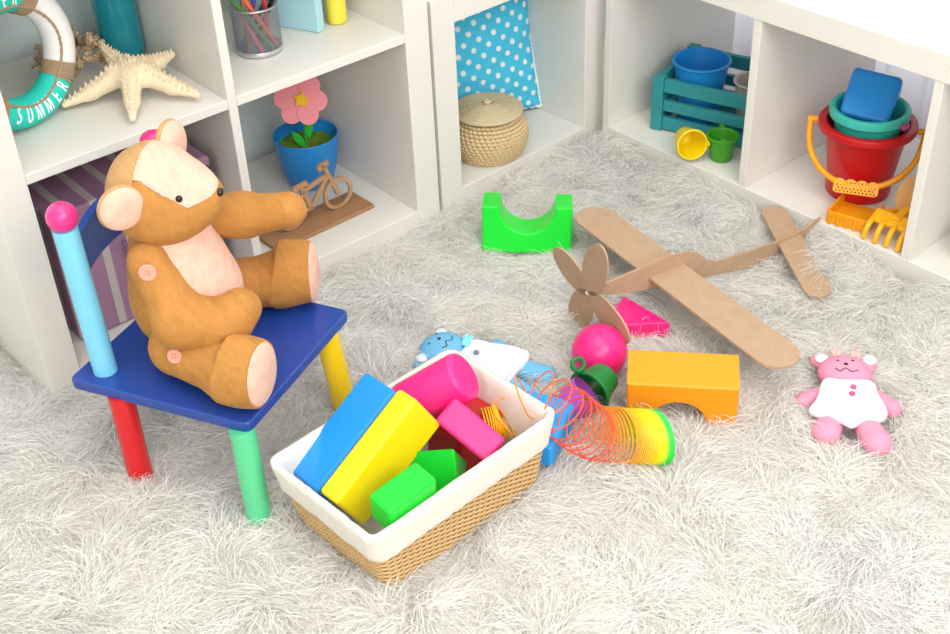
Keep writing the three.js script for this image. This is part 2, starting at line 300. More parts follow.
// ---------------------------------------------------------------- the teddy bear on the chair
{
  const t = thing('teddy_bear', 'brown and peach plush teddy bear sitting on the blue chair', 'plush toy', [-0.655, 0.191, 0.225], 0.686);
  const brown = plush(0xc78d4c), litBrown = plush(0xd0a470), peach = plush(0xf8c9b4), button = plastic(0xf2a28d, 0.5), thread = mat(0xc9785f, 0.9);  // the paler brown is the same plush with light put into its colour
  const wr = (x, y, z) => 0.0012 * noise(x * 50, y * 50, z * 50) + 0.0024 * noise(x * 18, y * 18, z * 18);
  // torso
  const torso = (x, y, z) => smin(ell(x, y, z, 0, 0.085, 0.022, 0.078, 0.088, 0.078), ell(x, y, z, 0, 0.165, 0.012, 0.056, 0.07, 0.05), 0.05) + wr(x, y, z);
  const cut = (x, y, z) => Math.max(-(z - 0.012), Math.abs(x) - (0.07 - 0.12 * Math.max(0, y - 0.15)));
  part('torso', surface(torso, [-0.1, -0.006, -0.09], [0.1, 0.245, 0.115], 0.003), brown, t);
  part('belly_panel', surface((x, y, z) => Math.max(torso(x, y, z) - 0.0012, -torso(x, y, z) - 0.004, cut(x, y, z)), [-0.1, -0.006, -0.01], [0.1, 0.245, 0.115], 0.0022), peach, t, 'peach belly panel');
  const onSurf = (f, o, d, off = 0) => { const n = Math.hypot(...d), v = d.map((q) => q / n); let t0s = 0, t1s = 0.15; for (let i = 0; i < 40; i++) { const m = (t0s + t1s) / 2; if (f(o[0] + v[0] * m, o[1] + v[1] * m, o[2] + v[2] * m) < 0) t0s = m; else t1s = m; } return o.map((q, i) => q + v[i] * (t0s + off)); };
  // arms
  const disc = (r, h) => { const g = lathe([[0.0001, h], [r * 0.72, h], [r * 0.8, h * 1.25], [r, h * 1.1], [r, 0], [0.0001, 0]], 28); return g; };
  function addButton(parent, p, n, r) {
    const q = new THREE.Quaternion().setFromUnitVectors(V(0, 1, 0), V(...n).normalize());
    const g = disc(r, 0.0035); g.applyQuaternion(q); g.translate(...p); const b = part('button', g, button, parent, 'peach sewn button');
    const hs = []; for (const [u, w] of [[1, 1], [1, -1], [-1, 1], [-1, -1]]) { const h = new THREE.SphereGeometry(0.0011, 8, 6); h.translate(u * 0.0021, 0.0036, w * 0.0021); hs.push(h); }
    const hg = merge(hs); hg.applyQuaternion(q); hg.translate(...p); hs.length = 0; part('button_thread', hg, thread, parent);
  }
  const armN = (x, y, z) => smin(smin(caps(x, y, z, [-0.06, 0.176, 0.008], [-0.092, 0.104, 0.05], 0.027, 0.032), caps(x, y, z, [-0.092, 0.104, 0.05], [-0.072, 0.09, 0.105], 0.033, 0.031), 0.025), caps(x, y, z, [-0.072, 0.09, 0.1], [-0.056, 0.106, 0.122], 0.032, 0.028), 0.02) + wr(x, y, z);
  const an = part('arm', surface(armN, [-0.14, 0.045, -0.04], [-0.01, 0.215, 0.17], 0.003), brown, t);
  addButton(an, onSurf(armN, [-0.062, 0.172, 0.01], [-0.93, 0.22, 0.3], -0.0014), [-0.93, 0.22, 0.3], 0.0118);
  const armF = (x, y, z) => smin(caps(x, y, z, [0.062, 0.165, 0.0], [0.082, 0.165, 0.09], 0.029, 0.0285), caps(x, y, z, [0.082, 0.165, 0.09], [0.075, 0.183, 0.16], 0.028, 0.0245), 0.02) + wr(x, y, z);
  part('arm', surface(armF, [0.02, 0.12, -0.04], [0.125, 0.23, 0.2], 0.003), brown, t);
  // legs
  for (const s of [-1, 1]) {
    const hip = [s * 0.068, 0.042, 0.03], ank = [s * 0.112, 0.043, 0.118], toe = [s * 0.118, 0.05, 0.142];
    const dir = V(s * 0.18, -0.02, 1).normalize();
    const leg = (x, y, z) => {
      const px = x - s * 0.121, py = y - 0.05, pz = z - 0.165, along = px * dir.x + py * dir.y + pz * dir.z;
      const lx = px - dir.x * along, ly = py - dir.y * along, lz = pz - dir.z * along;
      const rr = Math.hypot(Math.hypot(lx, lz) / 0.039, ly / 0.0485), foot = Math.max((rr - 1) * 0.04, along, -along - 0.045);
      return smin(smin(caps(x, y, z, hip, ank, 0.0425, 0.036), foot, 0.03), caps(x, y, z, ank, toe, 0.037, 0.037), 0.02) + wr(x, y, z);
    };
    const body = (x, y, z) => Math.max(leg(x, y, z), (x - s * 0.121) * dir.x + (y - 0.05) * dir.y + (z - 0.165) * dir.z);
    const l = part('leg', surface(body, [Math.min(s * 0.01, s * 0.175), -0.008, -0.025], [Math.max(s * 0.01, s * 0.175), 0.11, 0.19], 0.003), brown, t);
    const pad = new THREE.SphereGeometry(1, 36, 24); pad.scale(0.0385, 0.047, 0.011);
    pad.applyQuaternion(new THREE.Quaternion().setFromUnitVectors(V(0, 0, 1), dir)); pad.translate(s * 0.121, 0.049, 0.1635); part('foot_pad', pad, peach, l, 'peach foot pad');
    if (s < 0) addButton(l, onSurf(leg, [-0.078, 0.046, 0.046], [-0.9, 0.42, -0.05], -0.0014), [-0.9, 0.42, -0.05], 0.0105);
  }
  // head, in its own frame
  const h = new THREE.Group(); h.name = 'head'; t.add(h); h.position.set(-0.002, 0.248, 0.012); h.rotation.set(0.0, 0.0, 0.2, 'YXZ');
  const head = (x, y, z) => smin(smin(ell(x, y, z, 0, 0.002, -0.006, 0.067, 0.063, 0.06), ell(x, y, z, 0, -0.018, 0.014, 0.064, 0.045, 0.055), 0.03), ell(x, y, z, 0, -0.006, 0.054, 0.032, 0.028, 0.035), 0.03) + 0.5 * wr(x, y, z);
  const face = (x, y, z) => { const yb = lerp(0.053, 0.011, clamp((z - 0.0) / 0.056, 0, 1) ** 1.3); return Math.max(-(y - yb), -(z + 0.006)); };
  const back = (x, y, z) => Math.max(z + 0.006, -(y + 0.0));
  part('skull', surface(head, [-0.075, -0.075, -0.075], [0.075, 0.075, 0.11], 0.0028), brown, h);
  part('face_panel', surface((x, y, z) => Math.max(head(x, y, z) - 0.0012, -head(x, y, z) - 0.004, face(x, y, z)), [-0.075, -0.075, -0.02], [0.075, 0.075, 0.112], 0.0016), peach, h, 'peach forehead and snout panel');
  part('lit_crown', surface((x, y, z) => Math.max(head(x, y, z) - 0.0008, -head(x, y, z) - 0.004, back(x, y, z)), [-0.075, -0.01, -0.075], [0.075, 0.075, 0.0], 0.0022), litBrown, h, 'back of the head in a paler brown with the light painted in');  // same brown plush, painted paler where light falls on the head
  for (const s of [-1, 1]) {
    const q = new THREE.Quaternion().setFromEuler(new THREE.Euler(-0.1, s < 0 ? -0.75 : -0.15, s * -0.3, 'YXZ'));
    const ear = new THREE.SphereGeometry(1, 36, 24); ear.scale(0.0315, 0.032, 0.0115); ear.applyQuaternion(q); ear.translate(s < 0 ? -0.07 : 0.06, s < 0 ? 0.034 : 0.034, s < 0 ? -0.016 : 0.006); const e = part('ear', ear, litBrown, h);
    const inn = new THREE.SphereGeometry(1, 36, 24); inn.scale(0.0295, 0.03, 0.0098); inn.translate(0, 0, 0.0042); inn.applyQuaternion(q); inn.translate(s < 0 ? -0.07 : 0.06, s < 0 ? 0.034 : 0.034, s < 0 ? -0.016 : 0.006); part('ear_lining', inn, peach, e, 'peach ear lining');
    const eye = new THREE.SphereGeometry(0.0048, 20, 14); eye.translate(...onSurf(head, [0, 0, 0], [s * 0.034, s < 0 ? 0.022 : 0.006, 0.044], 0.0008)); part('eye', eye, M.black, h, 'black bead eye');
  }
  const nose = new THREE.SphereGeometry(1, 24, 16); nose.scale(0.0065, 0.005, 0.0045); nose.translate(...onSurf(head, [0, 0, 0.03], [0, 0.006, 0.06], 0.001)); part('nose', nose, M.black, h, 'black bead nose');
}
// ---------------------------------------------------------------- loose plastic building blocks
function block(name, label, color, pos, rot, dims, r = 0.006, group) { return single(name, label, 'block', rbox(dims[0], dims[1], dims[2], r, 5), plastic(color), pos, rot, group); }
block('toy_block', 'long blue plastic block leaning out of the wicker basket', 0x1f96ee, [-0.572, 0.138, 0.510], [-0.048, -0.15, 0.554], [0.17, 0.04, 0.075]);
block('toy_block', 'long yellow plastic block leaning across the middle of the wicker basket', 0xfbdc0c, [-0.566, 0.141, 0.574], [1.555, 1.056, 1.495], [0.17, 0.037, 0.078]);
block('toy_block', 'short bright green plastic block at the front edge of the wicker basket', 0x0fd434, [-0.592, 0.142, 0.655], [0.054, 0.117, 0.071], [0.08, 0.047, 0.042]);
block('toy_block', 'short pink plastic block resting on the right edge of the wicker basket', 0xfa2f86, [-0.442, 0.136, 0.610], [-1.603, 0.553, -0.616], [0.09, 0.04, 0.042]);
block('toy_block', 'red plastic block low down inside the wicker basket under the pink ones', 0xd0121c, [-0.404, 0.069, 0.55], [0.06, 0, 0.0], [0.085, 0.075, 0.075]);
block('toy_block', 'blue plastic block lying flat on the rug beside the basket and spring', 0x2aa2f2, [-0.297, 0.042, 0.591], [0.463, 0.0, 0.0], [0.112, 0.04, 0.08]);
block('toy_block', 'blue plastic block standing in the turquoise bucket', 0x2595ea, [0.594, 0.230, 0.509], [-1.257, 0.813, -0.146], [0.088, 0.074, 0.09], 0.009);
{ // triangular blocks
  const tri = (w, h, d) => { const g = extrude(shapeOf([[-w / 2, -h / 3], [w / 2, -h / 3], [0, h * 2 / 3]]), d, 0.003, 3); g.translate(0, 0, -d / 2); return g; };
  single('wedge_block', 'green triangular plastic block wedged in the basket between yellow and pink', 'block', tri(0.08, 0.07, 0.06), plastic(0x0cc42e), [-0.497, 0.09, 0.607], [0.75, -0.15, 0.1]);
  const g = extrude(shapeOf([[0.031, -0.551], [-0.061, -0.479], [0.034, -0.446]].map(([x, y]) => [x + 0.0, y])), 0.03, 0.004, 4); g.rotateX(-Math.PI / 2); g.translate(0, FUR - 0.003, 0);
  const c = V(0.0013, FUR - 0.003, 0.492); g.translate(-c.x, -c.y, -c.z);
  single('wedge_block', 'hot pink triangular plastic block lying on the rug under the cardboard plane', 'block', g, plastic(0xfa2488), [c.x, c.y, c.z]);
}
{ // pink half-round column in the basket
  const g = new THREE.BufferGeometry();
  const pr = [[0.0001, 0], [0.028, 0], [0.034, 0.0022], [0.036, 0.008], [0.036, 0.102], [0.034, 0.1078], [0.028, 0.11], [0.0001, 0.11]]; g.copy(lathe(pr, 56)); g.translate(0, -0.055, 0); g.rotateZ(-Math.PI / 2);
  single('cylinder_block', 'thick hot pink plastic cylinder lying on top of the basket', 'block', g, plastic(0xfb2f8e), [-0.436, 0.151, 0.527]).quaternion.setFromUnitVectors(V(1, 0, 0), V(0.585, 0.574, 0.573).normalize());
}
function archBlock(label, color, pos, rot, w, h, d, r, drop, up, ox = 0) {
  const s = new THREE.Shape(); s.moveTo(-w / 2, -h / 2); s.lineTo(-w / 2, h / 2); s.lineTo(w / 2, h / 2); s.lineTo(w / 2, -h / 2); s.lineTo(r + ox, -h / 2); s.absarc(ox, -h / 2 - drop, Math.hypot(r, drop), Math.atan2(drop, r), Math.PI - Math.atan2(drop, r), false); s.lineTo(-w / 2, -h / 2);
  const g = extrude(s, d, 0.004, 4, 32); g.translate(0, 0, -d / 2); if (up) g.rotateZ(Math.PI);
  return single('arch_block', label, 'block', g, plastic(color), pos, rot);
}
archBlock('orange plastic bridge block standing on the rug', 0xff9d07, [-0.09, 0.058, 0.684], [-0.85, 0.06, 0.01], 0.163, 0.076, 0.078, 0.041, 0.0, false, -0.004);
archBlock('neon green plastic bridge block lying upside down with its arch upwards', 0x12e335, [0.059, 0.0595, 0.18], [-0.764, -0.2, -0.03], 0.161, 0.089, 0.077, 0.05, 0.0, true);
single('ball', 'hot pink plastic ball on the rug under the propeller', 'ball', new THREE.SphereGeometry(0.0435, 56, 40), plastic(0xfb2784, 0.3), [-0.121, 0.063, 0.541]);
// ---------------------------------------------------------------- the wicker storage basket with a cloth liner
{
  const t = thing('wicker_basket', 'rectangular woven wicker basket with white cloth liner full of blocks', 'basket', [-0.508, FUR - 0.007, 0.572], 0.06);
  const bw = 0.138, bd = 0.092, tw = 0.164, td = 0.104, H = 0.129, rc = 0.013;
  function ring(k, off = 0, n = 160) {               // rounded rectangle at height share k
    const w = lerp(bw, tw, k) + off, d = lerp(bd, td, k) + off, r = rc + off, out = [], per = [];
    const seg = [[w - r, d - r, 0], [-(w - r), d - r, 1], [-(w - r), -(d - r), 2], [w - r, -(d - r), 3]];
    for (const [cx, cz, q] of seg) for (let i = 0; i <= 8; i++) { const a = (q + i / 8) * Math.PI / 2; out.push(V(cx + r * Math.cos(a), 0, cz + r * Math.sin(a))); }
    let L = 0; per.push(0); for (let i = 1; i <= out.length; i++) { L += out[i % out.length].distanceTo(out[i - 1]); per.push(L); }
    const res = []; let j = 0;
    for (let i = 0; i < n; i++) { const s = i / n * L; while (per[j + 1] < s) j++; const u = (s - per[j]) / (per[j + 1] - per[j] || 1); res.push(out[j].clone().lerp(out[(j + 1) % out.length], u)); }
    res.L = L; return res;
  }
  const N = 352, half = 2, g = [];                    // 88 stakes, four samples per stake
  const rows = 28;
  for (let row = 0; row < rows; row++) {
    const k = (row + 0.5) / rows * 0.93, base = ring(k, 0, N), pts = base.map((p, i) => {
      const a = base[(i + 1) % N], b = base[(i + N - 1) % N], nn = V(a.z - b.z, 0, -(a.x - b.x)).normalize(); if (nn.dot(p) < 0) nn.negate();
      const ph = Math.sin((i / 4 + row) * Math.PI) , wv = Math.cos((i / 4 + row + 0.5) * Math.PI);
      return V(p.x + nn.x * wv * 0.0017, k * H + 0.0006 * noise(i * 0.7, row * 3.1), p.z + nn.z * wv * 0.0017);
    });
    g.push(new THREE.TubeGeometry(new THREE.CatmullRomCurve3(pts, true), N, 0.0021, 5, true));
  }
  const wick = mat(0xd9b684, 0.75, { specularIntensity: 0.3 });
  const weave = part('weave', merge(g), wick, t); weave.userData.kind = 'stuff';
  const st = []; const bot = ring(0, 0, 88), topR = ring(0.95, 0, 88);
  for (let i = 0; i < 88; i++) st.push(rod(bot[i], topR[i].clone().setY(H * 0.95), 0.0016, 0.0016, 5));
  const stakes = part('stakes', merge(st), mat(0xc79f6c, 0.8), t); stakes.userData.kind = 'stuff';
  part('base', boxMinMax(-bw + 0.004, bw - 0.004, 0, 0.006, -bd + 0.004, bd - 0.004, 0.003), wick, t);
  // liner: inside wall, over the rim, hanging outside
  const prof = [[0.08, -0.006], [0.5, -0.006], [0.9, -0.0055], [0.985, -0.004], [1.015, 0.0], [1.0, 0.0055], [0.93, 0.0068], [0.82, 0.0068], [0.7, 0.0074], [0.63, 0.0078], [0.625, 0.0064], [0.68, 0.0056]];
  const pos = [], uv = [], idx = [], n = 240;
  prof.forEach(([k, off], j) => { const r0 = ring(k, off, n); for (let i = 0; i <= n; i++) { const p = r0[i % n], w = 0.0016 * noise(p.x * 40, k * 3, p.z * 40) + 0.0008 * noise(p.x * 130, k * 9, p.z * 130), len = Math.hypot(p.x, p.z); pos.push(p.x + p.x / len * w, k * H + (j > 7 ? 0.004 * noise(p.x * 18, 2, p.z * 18) : 0), p.z + p.z / len * w); uv.push(i / n * 9, j * 0.2); } });
  for (let j = 0; j < prof.length - 1; j++) for (let i = 0; i < n; i++) { const a = j * (n + 1) + i, b = a + n + 1; idx.push(a, a + 1, b, a + 1, b + 1, b); }
  const lg = new THREE.BufferGeometry(); lg.setAttribute('position', new THREE.Float32BufferAttribute(pos, 3)); lg.setAttribute('uv', new THREE.Float32BufferAttribute(uv, 2)); lg.setIndex(idx); lg.computeVertexNormals();
  part('cloth_liner', lg, mat(0xece6dc, 0.9, { side: THREE.DoubleSide, bumpMap: clothBump, bumpScale: 0.0003, specularIntensity: 0.2 }), t, 'off-white cotton liner');
  const fl = new THREE.Shape(ring(0.09, -0.006, 60).map((p) => new THREE.Vector2(p.x, p.z))), fg = new THREE.ShapeGeometry(fl); fg.rotateX(Math.PI / 2); fg.translate(0, 0.0105, 0);
  part('liner_floor', fg, mat(0xf3eee6, 0.9, { side: THREE.DoubleSide }), t);
}
// ---------------------------------------------------------------- rainbow spring
{
  const path = new THREE.CatmullRomCurve3([V(-0.398, 0.104, 0.588), V(-0.372, 0.108, 0.602), V(-0.352, 0.138, 0.612), V(-0.326, 0.144, 0.622), V(-0.296, 0.104, 0.642), V(-0.268, 0.068, 0.668), V(-0.240, 0.063, 0.700), V(-0.217, 0.062, 0.724), V(-0.203, 0.062, 0.739)], false, 'centripetal');
  const dens = [0, 10, 11, 12, 14.5, 19, 27, 39, 54];   // turns passed at each control point
  const stops = [[0, 0xf4c010], [10, 0xf4b010], [12, 0xff7a20], [15, 0xff5a2e], [20, 0xff5a3c], [23, 0xff8a1c], [29, 0xffb812], [38, 0xf8e414], [45, 0xd8ec1c], [49, 0x2fe04a], [54, 0x22d850]].map(([a, c]) => [a, new THREE.Color(c)]);
  const colAt = (u) => { for (let i = 1; i < stops.length; i++) if (u <= stops[i][0]) return stops[i - 1][1].clone().lerp(stops[i][1], (u - stops[i - 1][0]) / (stops[i][0] - stops[i - 1][0])); return stops.at(-1)[1]; };
  const total = 54, per = 28, n = total * per, pts = [], cols = [];
  let up = V(0, 1, 0);
  for (let i = 0; i <= n; i++) {
    const u = i / per; let k = 0; while (k < dens.length - 2 && dens[k + 1] < u) k++;
    const f = (u - dens[k]) / (dens[k + 1] - dens[k]); const s = (k + f) / (dens.length - 1), p = path.getPoint(s), d = path.getTangent(s);
    if (u > 13) d.addScaledVector(V(0.51, -0.25, -0.63), 0.75 * clamp((u - 13) / 4, 0, 1)).normalize();
    const side = d.clone().cross(up).normalize(), nn = side.clone().cross(d).normalize(), a = u * Math.PI * 2, R = u < 10 ? 0.025 : lerp(0.028, 0.0405, clamp((u - 10) / 5, 0, 1));
    pts.push(p.addScaledVector(side, Math.cos(a) * R).addScaledVector(nn, Math.sin(a) * R)); cols.push(colAt(u));
  }
  const curve = new THREE.CatmullRomCurve3(pts); curve.getPointAt = curve.getPoint; curve.getTangentAt = curve.getTangent;
  const g = new THREE.TubeGeometry(curve, n, 0.0012, 5, false), c = [];
  for (let i = 0; i <= n; i++) for (let j = 0; j <= 5; j++) c.push(cols[i].r, cols[i].g, cols[i].b);
  g.setAttribute('color', new THREE.Float32BufferAttribute(c, 3));
  single('spring_toy', 'rainbow plastic coil spring stretched from the basket onto the rug', 'spring toy', g, plastic(0xffffff, 0.35, { vertexColors: true }));
}
// ---------------------------------------------------------------- small buckets lying on the rug
function bucketProfile(r0, r1, h, w = 0.0022, lip = 0.003) { return [[0.0001, 0], [r0 - 0.002, 0], [r0, 0.002], [r1, h - 0.004], [r1 + lip, h - 0.004], [r1 + lip + 0.0008, h - 0.002], [r1 + lip, h], [r1 - w * 0.5, h], [r1 - w, h - 0.002], [r0 - w, w + 0.001], [0.0001, w]]; }
function lay(g, p, dir) { g.applyQuaternion(new THREE.Quaternion().setFromUnitVectors(V(0, 1, 0), dir.clone().normalize())); g.translate(p.x, p.y, p.z); return g; }
{
  const t = thing('toy_bucket', 'small dark green toy bucket with loop handle lying beside the pink ball', 'bucket', [-0.206, 0.062, 0.599]);
  const d = V(-0.98, -0.1, 0.15);
  part('pail', lay(lathe(bucketProfile(0.024, 0.032, 0.042), 40), V(0.046, 0.0045, -0.0065), d), plastic(0x0d7a34), t);
  part('handle', lay(new THREE.TorusGeometry(0.0095, 0.0032, 10, 28).rotateX(Math.PI / 2), V(0.004, 0.038, -0.024), V(-0.3, 0.45, 0.75)), plastic(0x0d7a34), t);
  const t2 = thing('toy_bucket', 'small purple toy cup lying tipped over behind the spring', 'bucket', [-0.206, 0.062, 0.599]);
  part('cup', lay(lathe([[0.0001, 0], [0.012, 0.0005], [0.02, 0.005], [0.0265, 0.018], [0.0305, 0.05], [0.0295, 0.0508], [0.0285, 0.05], [0.0245, 0.019], [0.018, 0.0075], [0.0001, 0.003]].map(([a, b]) => [a * 1.0, b * 0.93]), 40), V(-0.029, -0.0305, -0.021), V(0.61, 0.64, 0.44)), plastic(0xbf5ccb), t2);
}
// ---------------------------------------------------------------- cardboard aeroplane
{
  const t = thing('cardboard_plane', 'brown cardboard toy aeroplane with four-bladed propeller on the rug', 'toy plane', [-0.064, 0, 0.467], -0.1638);
  const scaleUV = (g, k = 5) => { const p = g.attributes.position, u = []; for (let i = 0; i < p.count; i++) u.push((p.getX(i) + p.getZ(i) * 0.3) * k, (p.getY(i) + p.getZ(i)) * k); g.setAttribute('uv', new THREE.Float32BufferAttribute(u, 2)); return g; };
  const cardEdge = M.card;
  const fus = extrude(shapeOf([[0, 0.116], [0.02, 0.118], [0.05, 0.119], [0.095, 0.121], [0.146, 0.124], [0.189, 0.117], [0.215, 0.106], [0.228, 0.094], [0.24, 0.08], [0.257, 0.073], [0.336, 0.065], [0.428, 0.062], [0.46, 0.066], [0.497, 0.077], [0.499, 0.074], [0.46, 0.05], [0.42, 0.034], [0.34, 0.029], [0.26, 0.045], [0.226, 0.051], [0.129, 0.07], [0.077, 0.081], [0.03, 0.095], [0, 0.104]]), 0.004); fus.translate(0, 0, -0.002);
  part('fuselage', scaleUV(fus), cardEdge, t);
  const plank = (l0, l1, w) => { const s = new THREE.Shape(), r = w / 2; s.moveTo(l0 + r, -r); s.lineTo(l1 - r, -r); s.absarc(l1 - r, 0, r, -Math.PI / 2, Math.PI / 2, false); s.lineTo(l0 + r, r); s.absarc(l0 + r, 0, r, Math.PI / 2, Math.PI * 1.5, false); const g = extrude(s, 0.004, 0, 1, 20); g.rotateX(-Math.PI / 2); return g; };
  const wing = scaleUV(plank(-0.235, 0.302, 0.073)); wing.rotateY(-Math.PI / 2); wing.rotateX(0.0); wing.rotateY(-0.012); wing.translate(0.15, 0.092, 0);
  part('wing', wing, M.card, t);
  const tail = scaleUV(plank(-0.1, 0.165, 0.047)); tail.rotateY(-Math.PI / 2); tail.rotateX(0.07); tail.rotateY(-0.41); tail.translate(0.426, 0.054, 0);
  part('tail_wing', tail, M.card, t);
  const pr = new THREE.Group(); pr.name = 'propeller'; pr.position.set(-0.006, 0.113, 0); pr.rotation.set(0, 0, 0.06); t.add(pr);
  for (const [deg, len, wd] of [[164, 0.1, 0.056], [68, 0.12, 0.058], [243, 0.112, 0.056], [-14, 0.112, 0.058]]) {
    const s = new THREE.Shape(); s.absellipse(len * 0.52, 0, len * 0.5, wd / 2, 0, Math.PI * 2); const g = extrude(s, 0.003, 0, 1, 30); g.rotateZ(deg * Math.PI / 180); g.rotateY(-Math.PI / 2); g.translate(0.0015 * (deg > 100 ? 1 : -1), 0, 0); scaleUV(g);
    part('blade', g, M.card, pr);
  }
  const pin = new THREE.SphereGeometry(0.003, 12, 8); pin.scale(0.6, 1, 1.6); pin.translate(-0.005, 0, 0); part('pin', pin, mat(0xe8cfae, 0.5), pr);
}
// ---------------------------------------------------------------- felt dolls
function doll(label, pos, rot, colors, D) {
  const t = thing('plush_bear', label, 'plush toy', pos, rot);
  const skin = felt(colors[0]), dress = felt(colors[1]), lining = felt(colors[2]), dark = mat(0x2a1410, 0.8);
  const B = (f, lo, hi, c = 0.0022) => surface(f, lo, hi, c);
  const flatE = (cx, cz, rx, rz, ry = 0.016, cy = 0.014) => (x, y, z) => ell(x, y, z, cx, cy, cz, rx, ry, rz);
  const hd = D.head, hf = (x, y, z) => smin(flatE(hd[0] - hd[2] * 0.22, hd[1], hd[2] * 0.75, hd[3], 0.02, 0.018)(x, y, z), flatE(hd[0] + hd[2] * 0.22, hd[1], hd[2] * 0.75, hd[3], 0.02, 0.018)(x, y, z), 0.02), head = part('head', B(hf, [hd[0] - hd[2] * 1.2, -0.006, hd[1] - hd[3] * 1.3], [hd[0] + hd[2] * 1.2, 0.044, hd[1] + hd[3] * 1.3]), skin, t);
  const topY = (x, z) => { for (let y = 0.06; y > 0; y -= 0.0004) if (hf(x, y, z) < 0) return y; return 0.03; };
  for (const [cx, cz, r, ax, az] of D.ears) {
    part('ear', B((x, y, z) => caps(x, (y - 0.016) * 1.3 + 0.016, z, [cx, 0.016, cz], [cx + ax, 0.018, cz + az], r, r * 0.62), [Math.min(cx, cx + ax) - r - 0.004, 0, Math.min(cz, cz + az) - r - 0.004], [Math.max(cx, cx + ax) + r + 0.004, 0.034, Math.max(cz, cz + az) + r + 0.004], 0.0018), skin, head);
    const g = new THREE.SphereGeometry(1, 20, 12); g.scale(r * 0.78, 0.005, r * 0.8); g.translate(cx + ax * 0.5, 0.0255, cz + az * 0.5); part('ear_lining', g, lining, head);
  }
  for (const [x0, z0, x1, z1, r0, r1] of D.arms) part('arm', B((x, y, z) => caps(x, (y - 0.014) * 1.2 + 0.014, z, [x0, 0.014, z0], [x1, 0.014, z1], r0, r1), [Math.min(x0, x1) - 0.028, -0.008, Math.min(z0, z1) - 0.028], [Math.max(x0, x1) + 0.028, 0.036, Math.max(z0, z1) + 0.028]), skin, t);
  for (const [x0, z0, x1, z1, r0, r1] of D.legs) part('leg', B((x, y, z) => caps(x, (y - 0.014) * 1.2 + 0.014, z, [x0, 0.014, z0], [x1, 0.014, z1], r0, r1), [Math.min(x0, x1) - 0.034, -0.012, Math.min(z0, z1) - 0.034], [Math.max(x0, x1) + 0.034, 0.04, Math.max(z0, z1) + 0.034]), skin, t);
  // dress: a puffed sheet with a wavy hem
  const s = shapeOf(D.dress, true), dg = extrude(s, 0.012, 0.005, 4); dg.rotateX(-Math.PI / 2); { const p = dg.attributes.position; for (let i = 0; i < p.count; i++) { const x = p.getX(i), z = p.getZ(i); p.setY(i, p.getY(i) + 0.0215 + 0.002 * Math.sin(x * 130 + z * 40) + 0.0015 * noise(x * 60, z * 60)); } dg.computeVertexNormals(); }
  const dr = part('dress', dg, dress, t, 'white cloth dress');
  for (const [x, z] of D.buttons) { const g = lathe([[0.0001, 0.002], [0.004, 0.0018], [0.0046, 0], [0.0001, 0]], 16); g.translate(x, 0.0355, z); part('button', g, felt(colors[3]), dr); }
  for (const [x, z] of D.eyes) { const g = new THREE.SphereGeometry(0.0022, 12, 8); g.scale(1.2, 0.6, 0.8); g.translate(x, topY(x, z), z); part('eye', g, dark, head); }
  { const [x, z] = D.nose, g = new THREE.SphereGeometry(0.003, 14, 10); g.scale(1.2, 0.6, 0.9); g.translate(x, topY(x, z) + 0.0005, z); part('nose', g, mat(0x4a1420, 0.7), head); }
  part('mouth', tube(D.mouth.map(([x, z]) => V(x, topY(x, z) + 0.0002, z)), 0.0009, 6, 24), dark, head);
  for (const [x, z, c] of D.bows) { const k = []; for (let i = 0; i < 6; i++) { const g = new THREE.SphereGeometry(0.0045, 10, 8); g.scale(1, 0.7, 1); g.translate(x + 0.0045 * Math.cos(i * 1.05), 0.0335 + 0.002 * (i % 2), z + 0.0045 * Math.sin(i * 1.05)); k.push(g); } part('ribbon', merge(k), mat(c, 0.35, { sheen: 0.6 }), head); }
  return t;
}
doll('pink felt bear doll in a white dress lying face up on the rug', [0.075, 0.025, 0.862], -1.0, [0xf79ab4, 0xe4dee4, 0xeee4ea, 0xf0609a], {
  head: [-0.006, -0.066, 0.042, 0.032], ears: [[-0.034, -0.084, 0.0145, -0.017, -0.008], [0.024, -0.094, 0.0145, 0.008, -0.014]],
  arms: [[-0.036, -0.012, -0.058, 0.006, 0.015, 0.0145], [0.042, -0.022, 0.064, -0.006, 0.015, 0.0155]], legs: [[-0.018, 0.04, -0.024, 0.07, 0.0185, 0.021], [0.03, 0.04, 0.047, 0.076, 0.0185, 0.021]],
  dress: [[-0.036, 0.03], [-0.01, 0.036], [0.036, 0.04], [0.044, 0.016], [0.058, -0.03], [0.05, -0.046], [0.028, -0.05], [0.008, -0.066], [-0.02, -0.056], [-0.052, -0.05], [-0.044, -0.02]],
  buttons: [[0.007, -0.016], [0.006, 0.0], [0.004, 0.012]].slice(0, 2), eyes: [[-0.019, -0.069], [0.002, -0.073]], nose: [-0.007, -0.061], mouth: [[-0.022, -0.052], [-0.014, -0.047], [-0.007, -0.053], [0.002, -0.049], [0.012, -0.055]], bows: [[-0.022, -0.096, 0xffb9b0], [0.006, -0.1, 0xffb9b0]],
});
